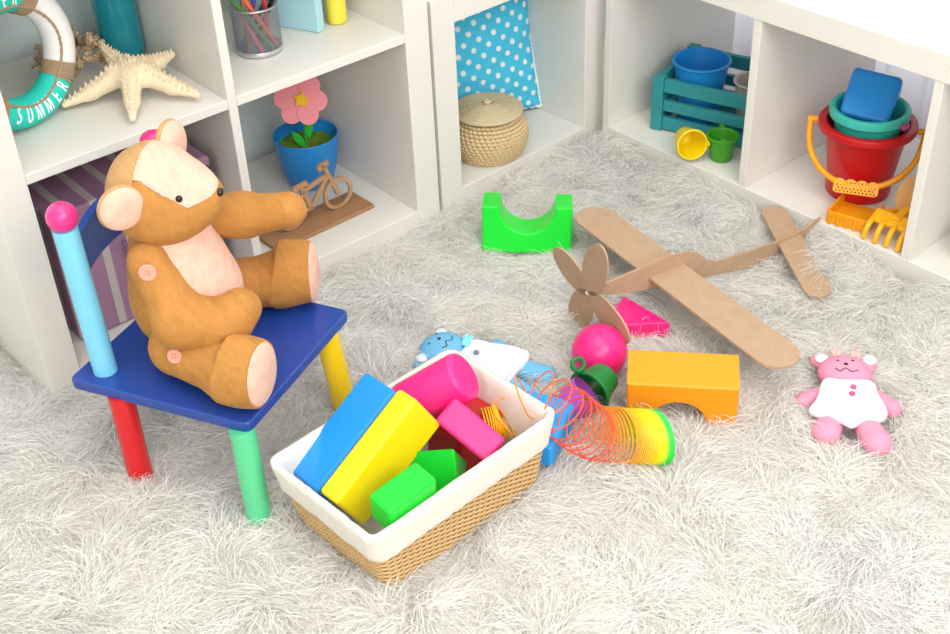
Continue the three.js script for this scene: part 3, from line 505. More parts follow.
doll('pale blue felt bear doll in white lying behind the wicker basket', [-0.253, 0.02, 0.425], 0.32, [0x74b9e0, 0xdfe3ea, 0xd9e6ef, 0x8f8fa8], {
  head: [0.0, -0.083, 0.043, 0.034], ears: [[-0.032, -0.095, 0.013, -0.014, -0.006], [0.03, -0.103, 0.012, 0.008, -0.008]],
  arms: [[-0.036, -0.03, -0.05, -0.01, 0.013, 0.012], [0.036, -0.026, 0.056, -0.012, 0.0145, 0.0135]], legs: [[-0.018, 0.045, -0.028, 0.085, 0.018, 0.018], [0.022, 0.045, 0.028, 0.088, 0.018, 0.018]],
  dress: [[-0.036, 0.046], [0.0, 0.05], [0.036, 0.046], [0.044, 0.018], [0.05, -0.03], [0.044, -0.052], [0.0, -0.056], [-0.044, -0.052], [-0.05, -0.03], [-0.044, 0.01]],
  buttons: [[0.004, -0.022]], eyes: [[-0.015, -0.098], [0.012, -0.101]], nose: [-0.001, -0.088], mouth: [[-0.016, -0.073], [-0.008, -0.069], [-0.001, -0.076], [0.008, -0.07], [0.018, -0.076]], bows: [[0.018, -0.05, 0x8fe4f4], [0.03, -0.054, 0x8fe4f4]],
});
// ---------------------------------------------------------------- left shelf unit: upper left compartment
const SH = a0 + c0 + t0 + 0.0005;
{
  const t = thing('lifebuoy', 'white and turquoise decorative lifebuoy ring reading SUMMER on the shelf', 'lifebuoy', [-0.662, SH, -0.148], 0.3);
  const R = 0.0865, r = 0.024, tilt = -0.08;
  const ringTex = canvasTex(2048, 256, (c, w, h) => {
    c.fillStyle = '#f4f2f3'; c.fillRect(0, 0, w, h); c.fillStyle = '#22cdbd';
    const band = (a, b) => c.fillRect(a / 360 * w, 0, (b - a) / 360 * w, h); band(228, 320); band(66, 158);
    c.fillStyle = '#f6fbfa'; c.font = 'bold 64px sans-serif'; c.textAlign = 'center'; c.textBaseline = 'middle';
    const spread = (txt, mid, gap, y, rot) => [...txt].forEach((ch, i) => { c.save(); c.translate((mid + (i - (txt.length - 1) / 2) * gap) / 360 * w, y); if (rot) c.rotate(rot); c.fillText(ch, 0, 0); c.restore(); });
    spread('SUMMER', 277, 12.5, h * 0.745);
    spread('RE', 84, 12, h * 0.745, Math.PI);
  });
  const put = (o) => { o.rotation.x = tilt; o.position.y = (R + r) * Math.cos(tilt) + 0.001; return o; };
  put(part('ring', new THREE.TorusGeometry(R, r, 32, 128), mat(0xffffff, 0.6, { map: ringTex }), t));
  const jute = mat(0xb39878, 0.95, { bumpMap: clothBump, bumpScale: 0.0008 });
  for (const [c, w] of [[60, 12], [324, 12], [223, 12], [160, 12]]) {
    const k = []; for (let i = 0; i < 7; i++) { const a = (c + (i - 3) / 7 * w * 1.6) * Math.PI / 180, g = new THREE.TorusGeometry(r + 0.0008, 0.0019, 6, 28); g.rotateY(Math.PI / 2); g.translate(0, 0, 0); g.rotateZ(0); const m = new THREE.Matrix4().makeBasis(V(-Math.sin(a), Math.cos(a), 0), V(Math.cos(a), Math.sin(a), 0), V(0, 0, -1)); g.applyMatrix4(m); g.translate(R * Math.cos(a), R * Math.sin(a), 0); k.push(g); }
    put(part('jute_wrap', merge(k), jute, t, 'jute twine wrap'));
  }
  const pts = []; for (let i = 0; i < 72; i++) { const a = i / 72 * Math.PI * 2, q = R - 0.0135 + 0.0015 * Math.sin(a * 4 + 1); pts.push(V(q * Math.cos(a), q * Math.sin(a), r * 0.83 + 0.002)); }
  const k = []; for (const ph of [0, Math.PI]) k.push(tube(pts.flatMap((p, i) => [p.clone().add(V(Math.cos(i * 1.9 + ph) * 0.0011, Math.sin(i * 1.9 + ph) * 0.0011, 0))]), 0.0014, 6, 288, true));
  put(part('rope', merge(k), jute, t, 'thin jute rope'));
}
{ // dried coral
  const r = rng(21), k = [];
  const knob = (p, q) => { const g = new THREE.IcosahedronGeometry(q, 1); g.translate(p.x, p.y, p.z); k.push(g); };
  const grow = (p, d, len, rad, depth) => {
    let q = p;
    for (let i = 0; i < 3; i++) {
      const e = q.clone().addScaledVector(d, len / 3).add(V(r() - 0.5, r() - 0.5, r() - 0.5).multiplyScalar(len * 0.18)); e.y = Math.max(e.y, rad);
      k.push(rod(q, e, rad * (1 - i * 0.08), rad * (0.92 - i * 0.08), 6)); knob(e, rad * (1.1 - 0.08 * i));
      for (let s = 0; s < 3; s++) knob(e.clone().add(V(r() - 0.5, r() - 0.5, r() - 0.5).multiplyScalar(rad * 2.4)), rad * 0.5);
      q = e;
    }
    if (depth > 0) for (let i = 0; i < (depth > 2 ? 6 : 3); i++) grow(q, d.clone().add(V((r() - 0.5) * 2.1, (r() - 0.42) * 1.5, (r() - 0.5) * 2.1)).normalize(), len * (0.7 + 0.25 * r()), rad * 0.82, depth - 1);
  };
  for (let i = 0; i < 7; i++) { const a = i * 0.9 + 0.3; grow(V(0, 0.006, 0), V(Math.cos(a) * (i ? 0.9 : 0), 0.95, Math.sin(a) * (i ? 0.9 : 0)).normalize(), 0.034, 0.0062, 2); }
  const g = merge(k), p = g.attributes.position, c = [], A = new THREE.Color(0xdcc4a2), B = new THREE.Color(0x9a7d5a);
  for (let i = 0; i < p.count; i++) { p.setY(i, Math.max(p.getY(i), 0)); const m = A.clone().lerp(B, clamp(0.4 + 1.2 * noise(p.getX(i) * 70, p.getY(i) * 70, p.getZ(i) * 70), 0, 1)); c.push(m.r, m.g, m.b); }
  g.setAttribute('color', new THREE.Float32BufferAttribute(c, 3));
  single('coral', 'branching beige brown dried coral standing behind the lifebuoy ring', 'coral', g, mat(0xffffff, 0.9, { vertexColors: true, specularIntensity: 0.2 }), [-0.535, SH, -0.258], 0.5).scale.setScalar(0.9);
}
{ // starfish
  const tips = [[-0.105, -0.03, 0.004], [-0.052, 0.088, 0.004], [0.058, 0.092, 0.006], [0.083, -0.02, 0.03], [-0.002, -0.083, 0.05]], C = [0, 0.042, 0.0];
  const arms = tips.map(([x, z, y]) => [[x * 0.25, 0.037, z * 0.25], [x * 0.62, 0.5 * (y + 0.034) + 0.002, z * 0.62], [x, y + 0.007, z]]);
  const f = (x, y, z) => { let d = ell(x, y, z, ...C, 0.03, 0.017, 0.03); for (const [a, b, c] of arms) d = smin(d, smin(caps(x, y, z, a, b, 0.0175, 0.0115), caps(x, y, z, b, c, 0.0115, 0.0055), 0.008), 0.014); return d + 0.0007 * noise(x * 160, y * 160, z * 160); };
  const topS = (x, z) => { for (let y = 0.08; y > 0; y -= 0.0005) if (f(x, y, z) < 0) return y + 0.001; return 0.004; };
  const k = [surface(f, [-0.12, -0.004, -0.1], [0.1, 0.075, 0.105], 0.0024)], r = rng(5);
  for (const [a, b, c] of arms) for (let s = 0.1; s < 1.02; s += 0.11) for (const o of [-1, 0, 1]) {
    const A = V(...a), B = V(...b), Cc = V(...c), p = s < 0.5 ? A.clone().lerp(B, s * 2) : B.clone().lerp(Cc, s * 2 - 1), d = Cc.clone().sub(A).normalize(), side = V(-d.z, 0, d.x).normalize(), rr = lerp(0.019, 0.007, s);
    if (o && s > 0.95) continue;
    const e = p.clone().addScaledVector(side, o * rr * 0.6); e.y = topS(e.x, e.z); const g = new THREE.ConeGeometry(lerp(0.0046, 0.003, s), 0.006 + r() * 0.003, 8); 
    g.applyQuaternion(new THREE.Quaternion().setFromUnitVectors(V(0, 1, 0), V(side.x * o * 0.7 + (r() - 0.5) * 0.3, 1, side.z * o * 0.7 + (r() - 0.5) * 0.3).normalize())); g.translate(e.x, e.y + 0.001, e.z); k.push(g);
  }
  for (let i = 0; i < 26; i++) { const a = r() * 6.28, q = r() * 0.03, g = new THREE.ConeGeometry(0.0035, 0.008, 7); g.translate(Math.cos(a) * q, topS(Math.cos(a) * q, Math.sin(a) * q) + 0.002, Math.sin(a) * q); k.push(g); }
  single('starfish', 'knobbly cream dried starfish on the shelf in front of the blue bottle', 'starfish', merge(k), mat(0xefdcbc, 0.85, { bumpMap: plushBump, bumpScale: 0.0006 }), [-0.498, SH, -0.118]);
}
single('glass_bottle', 'tall turquoise blue glass bottle standing in the back of the shelf', 'bottle', lathe([[0.0001, 0.0], [0.03, 0], [0.0345, 0.004], [0.035, 0.02], [0.035, 0.17], [0.03, 0.19], [0.014, 0.215], [0.013, 0.255], [0.016, 0.257], [0.016, 0.268], [0.012, 0.27], [0.0105, 0.255], [0.0115, 0.214], [0.0275, 0.188], [0.032, 0.168], [0.032, 0.018], [0.03, 0.01], [0.0001, 0.012]], 48), mat(0x2fc3d6, 0.06, { transmission: 0.65, thickness: 0.004, ior: 1.45 }), [-0.441, SH, -0.262]);
// ---------------------------------------------------------------- upper right compartment
{
  const cx = -0.262, cz = -0.126, R = 0.0385, Hc = 0.08;
  const t = thing('pencil_cup', 'round silver wire mesh cup holding pens and pencils', 'pencil holder', [cx, SH, cz]);
  const k = [], N = 56;
  for (let i = 0; i < N; i++) for (const s of [-1, 1]) { const p = []; for (let j = 0; j <= 10; j++) { const a = i / N * 6.2832 + s * j / 10 * 1.9; p.push(V(Math.cos(a) * R, 0.008 + j / 10 * (Hc - 0.012), Math.sin(a) * R)); } k.push(new THREE.TubeGeometry(new THREE.CatmullRomCurve3(p), 14, 0.00042, 3, false)); }
  const w = part('wire_mesh', merge(k), mat(0xa9adb3, 0.4, { metalness: 0.7 }), t); w.userData.kind = 'stuff';
  const rim = new THREE.TorusGeometry(R, 0.0022, 10, 48); rim.rotateX(Math.PI / 2); rim.translate(0, Hc, 0); part('rim', rim, M.metal, t);
  part('base', lathe([[0.0001, 0], [R, 0], [R + 0.001, 0.003], [R + 0.0005, 0.009], [R - 0.001, 0.009], [R - 0.001, 0.002], [0.0001, 0.002]]), mat(0xcfd2d6, 0.25, { metalness: 0.9 }), t);
  const pens = [['orange pencil', 0xec6a3c], ['green pen', 0x4f8f4a], ['pink pencil', 0xe26a94], ['brown pencil', 0x9a6a48], ['purple pen', 0x5b3f9a], ['navy pen', 0x28406f], ['black pen', 0x1c1c22], ['red pencil', 0xc8372e]].map(([n, c], i) => { const a = 0.35 + i * Math.PI / 4, b = a + 1.85, q = 0.0285; return [n, c, 0.004, [Math.cos(a) * q, Math.sin(a) * q], [Math.cos(b) * q, Math.sin(b) * q], 0.132 + 0.006 * (i * 5 % 4)]; });
  for (const [n, c, r, b, e, L] of pens) {
    const A = V(b[0], 0.004, b[1]), B = V(e[0], 0.08, e[1]), d = B.clone().sub(A).normalize(), T = A.clone().addScaledVector(d, L), K = T.clone().addScaledVector(d, -0.014);
    const p = thing(n.split(' ')[1], n + ' leaning in the wire mesh cup', n.split(' ')[1], [cx, SH, cz], 0, 'pens and pencils in the mesh cup');
    part('barrel', rod(A, K, r, r, n.includes('pencil') ? 6 : 14), plastic(c, 0.4), p); part('tip', rod(K, T, r, 0.0008, n.includes('pencil') ? 6 : 14), n.includes('pencil') ? M.wood : plastic(c, 0.4), p);
  }
}
{
  const t = thing('notebook', 'pale blue upright notebook beside the pencil cup', 'notebook', [-0.179, SH, -0.196], 0.4);
  part('cover', boxMinMax(-0.01, 0.01, 0, 0.21, -0.09, 0.09, 0.0025), mat(0xaedde8, 0.7), t); part('pages', boxMinMax(-0.008, 0.008, 0.206, 0.2105, -0.088, 0.088, 0.0005), mat(0xf3f1ea, 0.9), t);
}
{
  const t = thing('yellow_bottle', 'slim yellow plastic bottle standing right of the pale blue notebook', 'bottle', [-0.101, SH, -0.128]);
  part('body', lathe([[0.0001, 0], [0.015, 0], [0.0172, 0.003], [0.0178, 0.01], [0.0178, 0.12], [0.014, 0.135], [0.0001, 0.136]], 36), plastic(0xefe04c, 0.45), t); part('cap', lathe([[0.0001, 0.175], [0.009, 0.174], [0.0105, 0.17], [0.0105, 0.1355], [0.0001, 0.1355]], 28), plastic(0xf4f2ea, 0.4), t);
}
// ---------------------------------------------------------------- lower compartments
{
  const t = thing('storage_box', 'lilac fabric storage box with pale stripes in the lower compartment', 'box', [-0.561, a0 + 0.0005, -0.22]);
  const stripe = canvasTex(1024, 64, (c, w, h) => { c.fillStyle = '#a9829f'; c.fillRect(0, 0, w, h); const r = rng(3); for (let i = 0; i < 9; i++) { c.fillStyle = '#c8bfbf'; c.fillRect((i + 0.35) / 9 * w, 0, w / 9 * 0.3, h); } for (let i = 0; i < 900; i++) { c.fillStyle = 'rgba(' + (r() > 0.5 ? '255,255,255' : '40,20,40') + ',0.05)'; c.fillRect(r() * w, r() * h, 2, 14); } });
  const body = rbox(0.282, 0.236, 0.315, 0.006, 3); { const p = body.attributes.position, n = body.attributes.normal, u = []; for (let i = 0; i < p.count; i++) u.push(Math.abs(n.getX(i)) > 0.7 ? p.getZ(i) / 0.4 : p.getX(i) / 0.4, p.getY(i)); body.setAttribute('uv', new THREE.Float32BufferAttribute(u, 2)); }
  body.translate(0, 0.118, 0);
  part('body', body, mat(0xffffff, 0.9, { map: stripe, bumpMap: clothBump, bumpScale: 0.0004, specularIntensity: 0.2 }), t);
  part('handle_strap', tube([V(-0.035, 0.15, 0.159), V(-0.03, 0.12, 0.164), V(0.0, 0.11, 0.166), V(0.03, 0.12, 0.164), V(0.035, 0.15, 0.159)], 0.004, 8, 24), mat(0x8d6a88, 0.9), t);
}
{ // flower in a blue pot
  const t = thing('flower_pot', 'blue plastic pot with a pink felt flower in the lower compartment', 'potted flower', [-0.129, a0 + 0.0005, -0.238]);
  const blue = plastic(0x2390e0, 0.4);
  part('pot', lathe([[0.0001, 0], [0.04, 0], [0.043, 0.002], [0.052, 0.03], [0.0595, 0.07], [0.0625, 0.101], [0.0618, 0.1035], [0.0605, 0.1035], [0.0595, 0.101], [0.0565, 0.07], [0.049, 0.03], [0.04, 0.004], [0.0001, 0.004]], 56), blue, t);
  const soil = new THREE.CircleGeometry(0.058, 40, 0, 6.2832), sg = new THREE.PlaneGeometry(0.116, 0.116, 44, 44); sg.rotateX(-Math.PI / 2);
  const p = sg.attributes.position, c = [], keep = []; for (let i = 0; i < p.count; i++) { const x = p.getX(i), z = p.getZ(i), q = Math.hypot(x, z); if (q > 0.0575) { p.setX(i, x / q * 0.0575); p.setZ(i, z / q * 0.0575); } p.setY(i, 0.078 + 0.004 * noise(x * 120, z * 120) + 0.003 * noise(x * 50, z * 50, 4)); const m = 0.5 + 0.9 * noise(x * 90, z * 90, 8); const k = new THREE.Color(0x8f8a3a).lerp(new THREE.Color(0x4f9a2c), clamp(m, 0, 1)); c.push(k.r, k.g, k.b); }
  sg.setAttribute('color', new THREE.Float32BufferAttribute(c, 3)); sg.computeVertexNormals(); part('moss', sg, mat(0xffffff, 1, { vertexColors: true, specularIntensity: 0.1 }), t, 'green moss filling');
  const green = felt(0x38bf48);
  part('stem', tube([V(0, 0.075, 0), V(-0.002, 0.11, 0.004), V(-0.004, 0.15, 0.01), V(-0.006, 0.176, 0.012)], 0.0022, 8, 16), green, t);
  const leafS = (l, w) => { const s = new THREE.Shape(); s.moveTo(0, 0); s.quadraticCurveTo(w, l * 0.45, 0, l); s.quadraticCurveTo(-w, l * 0.45, 0, 0); const g = extrude(s, 0.0022, 0.0005); return g; };
  for (const [l, w, x, z, ry, rz, y] of [[0.042, 0.015, -0.006, 0.006, -0.4, 0.55, 0.078], [0.07, 0.017, 0.004, 0.004, -0.3, -0.16, 0.09]]) { const g = leafS(l, w); g.rotateX(-0.15); g.rotateZ(rz); g.rotateY(ry); g.translate(x, y, z); part('leaf', g, green, t); }
  const fl = new THREE.Group(); fl.name = 'flower'; t.add(fl); fl.position.set(-0.008, 0.181, 0.014); fl.rotation.set(-0.35, -0.42, 0, 'YXZ');
  for (let i = 0; i < 6; i++) { const s = new THREE.Shape(); s.absellipse(0, 0.028, 0.0205, 0.0225, 0, Math.PI * 2); const g = extrude(s, 0.0035, 0.001, 2, 26); g.rotateX(-0.12); g.rotateZ(i * Math.PI / 3 + 0.3); g.translate(0, 0, i % 2 * 0.0015); part('petal', g, felt(0xffa0ab), fl, 'pink felt petal'); }
  const st = []; for (let i = 0; i < 10; i++) { const a = i * Math.PI / 5, q = i % 2 ? 0.0095 : 0.0165; st.push([Math.cos(a) * q, Math.sin(a) * q]); }
  const cg = extrude(shapeOf(st), 0.005, 0.001); cg.translate(0, 0, 0.004); part('flower_centre', cg, felt(0xf6c83c), fl, 'yellow star centre');
}
{ // wooden bicycle ornament
  const t = thing('wooden_bicycle', 'small flat wooden bicycle ornament on a brown wooden base', 'ornament', [-0.213, a0 + 0.0005, -0.102], 0.02);
  part('base', boxMinMax(-0.11, 0.11, 0, 0.008, -0.036, 0.036, 0.001), mat(0xe9dfd4, 0.75, { map: woodTex }), t);
  const ringS = (x, r, w) => { const s = new THREE.Shape(); s.absarc(x, 0.008 + r, r, 0, Math.PI * 2); const h = new THREE.Path(); h.absarc(x, 0.008 + r, r - w, 0, Math.PI * 2, true); s.holes.push(h); const g = extrude(s, 0.006, 0.0008, 1, 40); g.translate(0, 0, -0.003); return g; };
  part('wheel', ringS(0.056, 0.0325, 0.0072), M.wood, t); part('wheel', ringS(-0.05, 0.0325, 0.0072), M.wood, t);
  const bar = (x0, y0, x1, y1, w) => { const L = Math.hypot(x1 - x0, y1 - y0), g = rbox(L + w * 0.6, w * 1.4, 0.0066, 0.0012); g.rotateZ(Math.atan2(y1 - y0, x1 - x0)); g.translate((x0 + x1) / 2, (y0 + y1) / 2, 0); return g; };
  part('frame', merge([bar(-0.05, 0.04, -0.006, 0.034, 0.005), bar(-0.006, 0.034, -0.022, 0.084, 0.0058), bar(-0.02, 0.074, 0.036, 0.086, 0.0058), bar(-0.006, 0.034, 0.036, 0.083, 0.0058), bar(-0.05, 0.04, -0.018, 0.07, 0.005)]), M.wood, t);
  part('fork', merge([bar(0.056, 0.04, 0.034, 0.1, 0.006)]), M.wood, t);
  part('handlebar', merge([bar(0.034, 0.1, 0.026, 0.112, 0.006), bar(0.02, 0.104, 0.04, 0.111, 0.007)]), M.wood, t);
  part('saddle', bar(-0.038, 0.086, -0.01, 0.088, 0.007), M.wood, t);
}
// ---------------------------------------------------------------- corner cube shelf
{ // cushion
  const S = 0.335, Hh = 0.335, n = 56, th = 0.052, pos = [], uv = [], idx = [];
  for (const f of [1, -1]) for (let j = 0; j <= n; j++) for (let i = 0; i <= n; i++) {
    const u = i / n * 2 - 1, v = j / n * 2 - 1, e = (1 - Math.abs(u) ** 2.6) * (1 - Math.abs(v) ** 2.6), pin = 1 - 0.06 * (1 - v * v) , pin2 = 1 - 0.06 * (1 - u * u);
    const wr = 0.006 * noise(u * 4, v * 7, f) * (1 - e * 0.4) * Math.min(1, e * 4); pos.push(u * S / 2 * pin, (v * pin2 + 1) * Hh / 2, f * (th * Math.max(e, 0) ** 0.55 + wr)); uv.push(u * S / 2, v * Hh / 2);
  }
  const m = (n + 1) * (n + 1); for (let f = 0; f < 2; f++) for (let j = 0; j < n; j++) for (let i = 0; i < n; i++) { const a = f * m + j * (n + 1) + i, b = a + n + 1; if (f) idx.push(a, b, a + 1, a + 1, b, b + 1); else idx.push(a, a + 1, b, a + 1, b + 1, b); }
  const g = new THREE.BufferGeometry(); g.setAttribute('position', new THREE.Float32BufferAttribute(pos, 3)); g.setAttribute('uv', new THREE.Float32BufferAttribute(uv, 2)); g.setIndex(idx); g.computeVertexNormals();
  const dots = canvasTex(256, 256, (c) => { c.fillStyle = '#52c8f0'; c.fillRect(0, 0, 256, 256); c.fillStyle = '#eef4f4'; for (const [x, y] of [[64, 64], [192, 192]]) { c.beginPath(); c.arc(x, y, 41, 0, 7); c.fill(); } }); dots.repeat.set(1 / 0.037, 1 / 0.037); dots.rotation = 0.2;
  const t = thing('cushion', 'turquoise blue cushion with white polka dots behind the round basket', 'cushion', [0.240, 0.0565, -0.196], [-0.3, -0.2, 0]);
  part('cover', g, mat(0xffffff, 0.9, { map: dots, bumpMap: clothBump, bumpScale: 0.0003, sheen: 0.2, specularIntensity: 0.2 }), t);
  const e = []; const per = 4 * 44; for (let i = 0; i < per; i++) { const s = i / 44, q = Math.floor(s), f = (s - q) * 2 - 1, u = [f, 1, -f, -1][q], v = [-1, f, 1, -f][q], w = i % 2 ? 1.018 : 0.996; e.push(V(u * S / 2 * (1 - 0.06 * (1 - v * v)) * w, (v * (1 - 0.06 * (1 - u * u)) * w + 1) * Hh / 2 + 0.001, 0)); }
  const eg = tube(e, 0.0032, 6, per * 3, true); eg.translate(0, 0.003, 0); part('trim', eg, felt(0xf4f6f8), t, 'white scalloped trim');
}
{ // round lidded basket
  const t = thing('lidded_basket', 'round straw basket with a woven lid in the corner shelf', 'basket', [0.196, 0.0525, -0.082]);
  const prof = (k) => 0.054 + 0.0205 * Math.sin(Math.PI * (0.12 + 0.78 * k)) * 1.05 - (k > 0.6 ? 0.01 * (k - 0.6) : 0), rows = 13, hB = 0.084, g = [];
  for (let j = 0; j < rows; j++) { const k = j / (rows - 1), R = prof(k), N = 44, pts = []; for (let i = 0; i < N * 2; i++) { const a = (i + j * 0.66) / (N * 2) * 6.2832, o = (i % 2 ? 1 : -1); pts.push(V(Math.cos(a) * (R + o * 0.0016), 0.004 + k * hB + o * 0.0012, Math.sin(a) * (R + o * 0.0016))); } g.push(new THREE.TubeGeometry(new THREE.CatmullRomCurve3(pts, true), N * 6, 0.0043, 6, true)); }
  const body = part('weave', merge(g), mat(0xe4c89a, 0.8, { bumpMap: plushBump, bumpScale: 0.0008 }), t); body.userData.kind = 'stuff';
  part('inner_wall', lathe([[0.0001, 0.001], [prof(0) - 0.001, 0.001], [prof(0.3), 0.028], [prof(0.6), 0.055], [prof(1) - 0.001, 0.09]]), mat(0xb8945f, 0.9, { side: THREE.DoubleSide }), t);
  const lg = [], pts = []; const turns = 11, N = 26; for (let i = 0; i <= turns * N; i++) { const u = i / N, R = 0.0015 + u / turns * 0.064, a = u * 6.2832, o = i % 2 ? 1 : -1; pts.push(V(Math.cos(a) * R, 0.106 - (R / 0.066) ** 2 * 0.012 + o * 0.0007, Math.sin(a) * R)); }
  lg.push(new THREE.TubeGeometry(new THREE.CatmullRomCurve3(pts), turns * N * 2, 0.0036, 6, false));
  const edge = new THREE.TorusGeometry(0.0665, 0.0042, 8, 60); edge.rotateX(Math.PI / 2); edge.translate(0, 0.0935, 0); lg.push(edge);
  const lid = part('lid', merge(lg), mat(0xd6c6a2, 0.85, { bumpMap: plushBump, bumpScale: 0.0008 }), t, 'greyish straw lid');
  const kn = new THREE.TorusGeometry(0.0055, 0.0035, 8, 20); kn.rotateX(Math.PI / 2); kn.translate(0, 0.1105, 0); part('lid_knob', kn, mat(0xdcc9a0, 0.85), lid);
}
// ---------------------------------------------------------------- low shelf, first compartment
const CY = CF + 0.0005;
{ // slatted crate
  const t = thing('slatted_crate', 'teal painted wooden slatted crate in the low shelf', 'crate', [0.474, CY, 0.096], -1.5708 + 0.30);
  // local x runs along the front, local -z to the back
  const teal = mat(0x2a8f97, 0.55), L = 0.235, D = 0.185, Hc = 0.114;
  const put = (n, x0, x1, y0, y1, z0, z1) => part(n, boxMinMax(x0, x1, y0, y1, z0, z1, 0.0012), teal, t);
  for (const [x, z] of [[0, -0.022], [L - 0.024, -0.022], [0, -D], [L - 0.024, -D]]) put('post', x, x + 0.024, 0, Hc, z, z + 0.022);
  for (const [y0, y1] of [[0.004, 0.03], [0.044, 0.066], [0.084, 0.111]]) {
    put('slat', 0.0242, L - 0.0242, y0, y1, -0.016, -0.004); put('slat', 0.0242, L - 0.0242, y0, y1, -D + 0.004, -D + 0.016);
    put('slat', 0.004, 0.016, y0, y1, -D + 0.0222, -0.0222); put('slat', L - 0.016, L - 0.004, y0, y1, -D + 0.0222, -0.0222);
  }
  for (let i = 0; i < 4; i++) put('bottom_slat', 0.0245, L - 0.0245, 0.0005, 0.0038, -D + 0.018 + i * 0.038, -D + 0.018 + i * 0.038 + 0.033);
}
{
  const t = thing('plastic_tub', 'large blue plastic beaker standing in the teal crate', 'cup', [0.569, CY + 0.0045, 0.139]);
  part('tub', lathe(bucketProfile(0.038, 0.0545, 0.13, 0.0022, 0.0035), 56), plastic(0x1f90e0, 0.4), t);
  for (const y of [0.03, 0.06, 0.09]) { const r = lerp(0.038, 0.0545, y / 0.13), g = new THREE.TorusGeometry(r, 0.0009, 6, 60); g.rotateX(Math.PI / 2); g.translate(0, y, 0); part('ridge', g, plastic(0x1a82cf, 0.4), t); }
}
single('plastic_cup', 'greyish white plastic cup half hidden in the teal crate', 'cup', lathe(bucketProfile(0.028, 0.038, 0.098), 44), plastic(0xcfcabf, 0.5), [0.622, CY + 0.0045, 0.232]);
function smallBucket(label, color, pos, rot) {
  const t = thing('toy_bucket', label, 'bucket', pos, rot), m = plastic(color, 0.38);
  part('pail', lathe(bucketProfile(0.0185, 0.0255, 0.046, 0.0018, 0.0015), 40), m, t);
  for (const s of [-1, 1]) { const g = new THREE.CylinderGeometry(0.0052, 0.0052, 0.0024, 18); g.rotateZ(Math.PI / 2); g.translate(s * 0.0272, 0.047, 0); part('handle_lug', g, m, t); }
  return t;
}
smallBucket('small green toy bucket standing upright in front of the teal crate', 0x3f9a1e, [0.48, CY, 0.276], 0.75).scale.setScalar(1.12);
smallBucket('small yellow toy bucket tipped over in front of the teal crate', 0xf2d40c, [0.454, CY + 0.03, 0.204], [-0.55, 1.42, 0.0]).scale.setScalar(1.12);
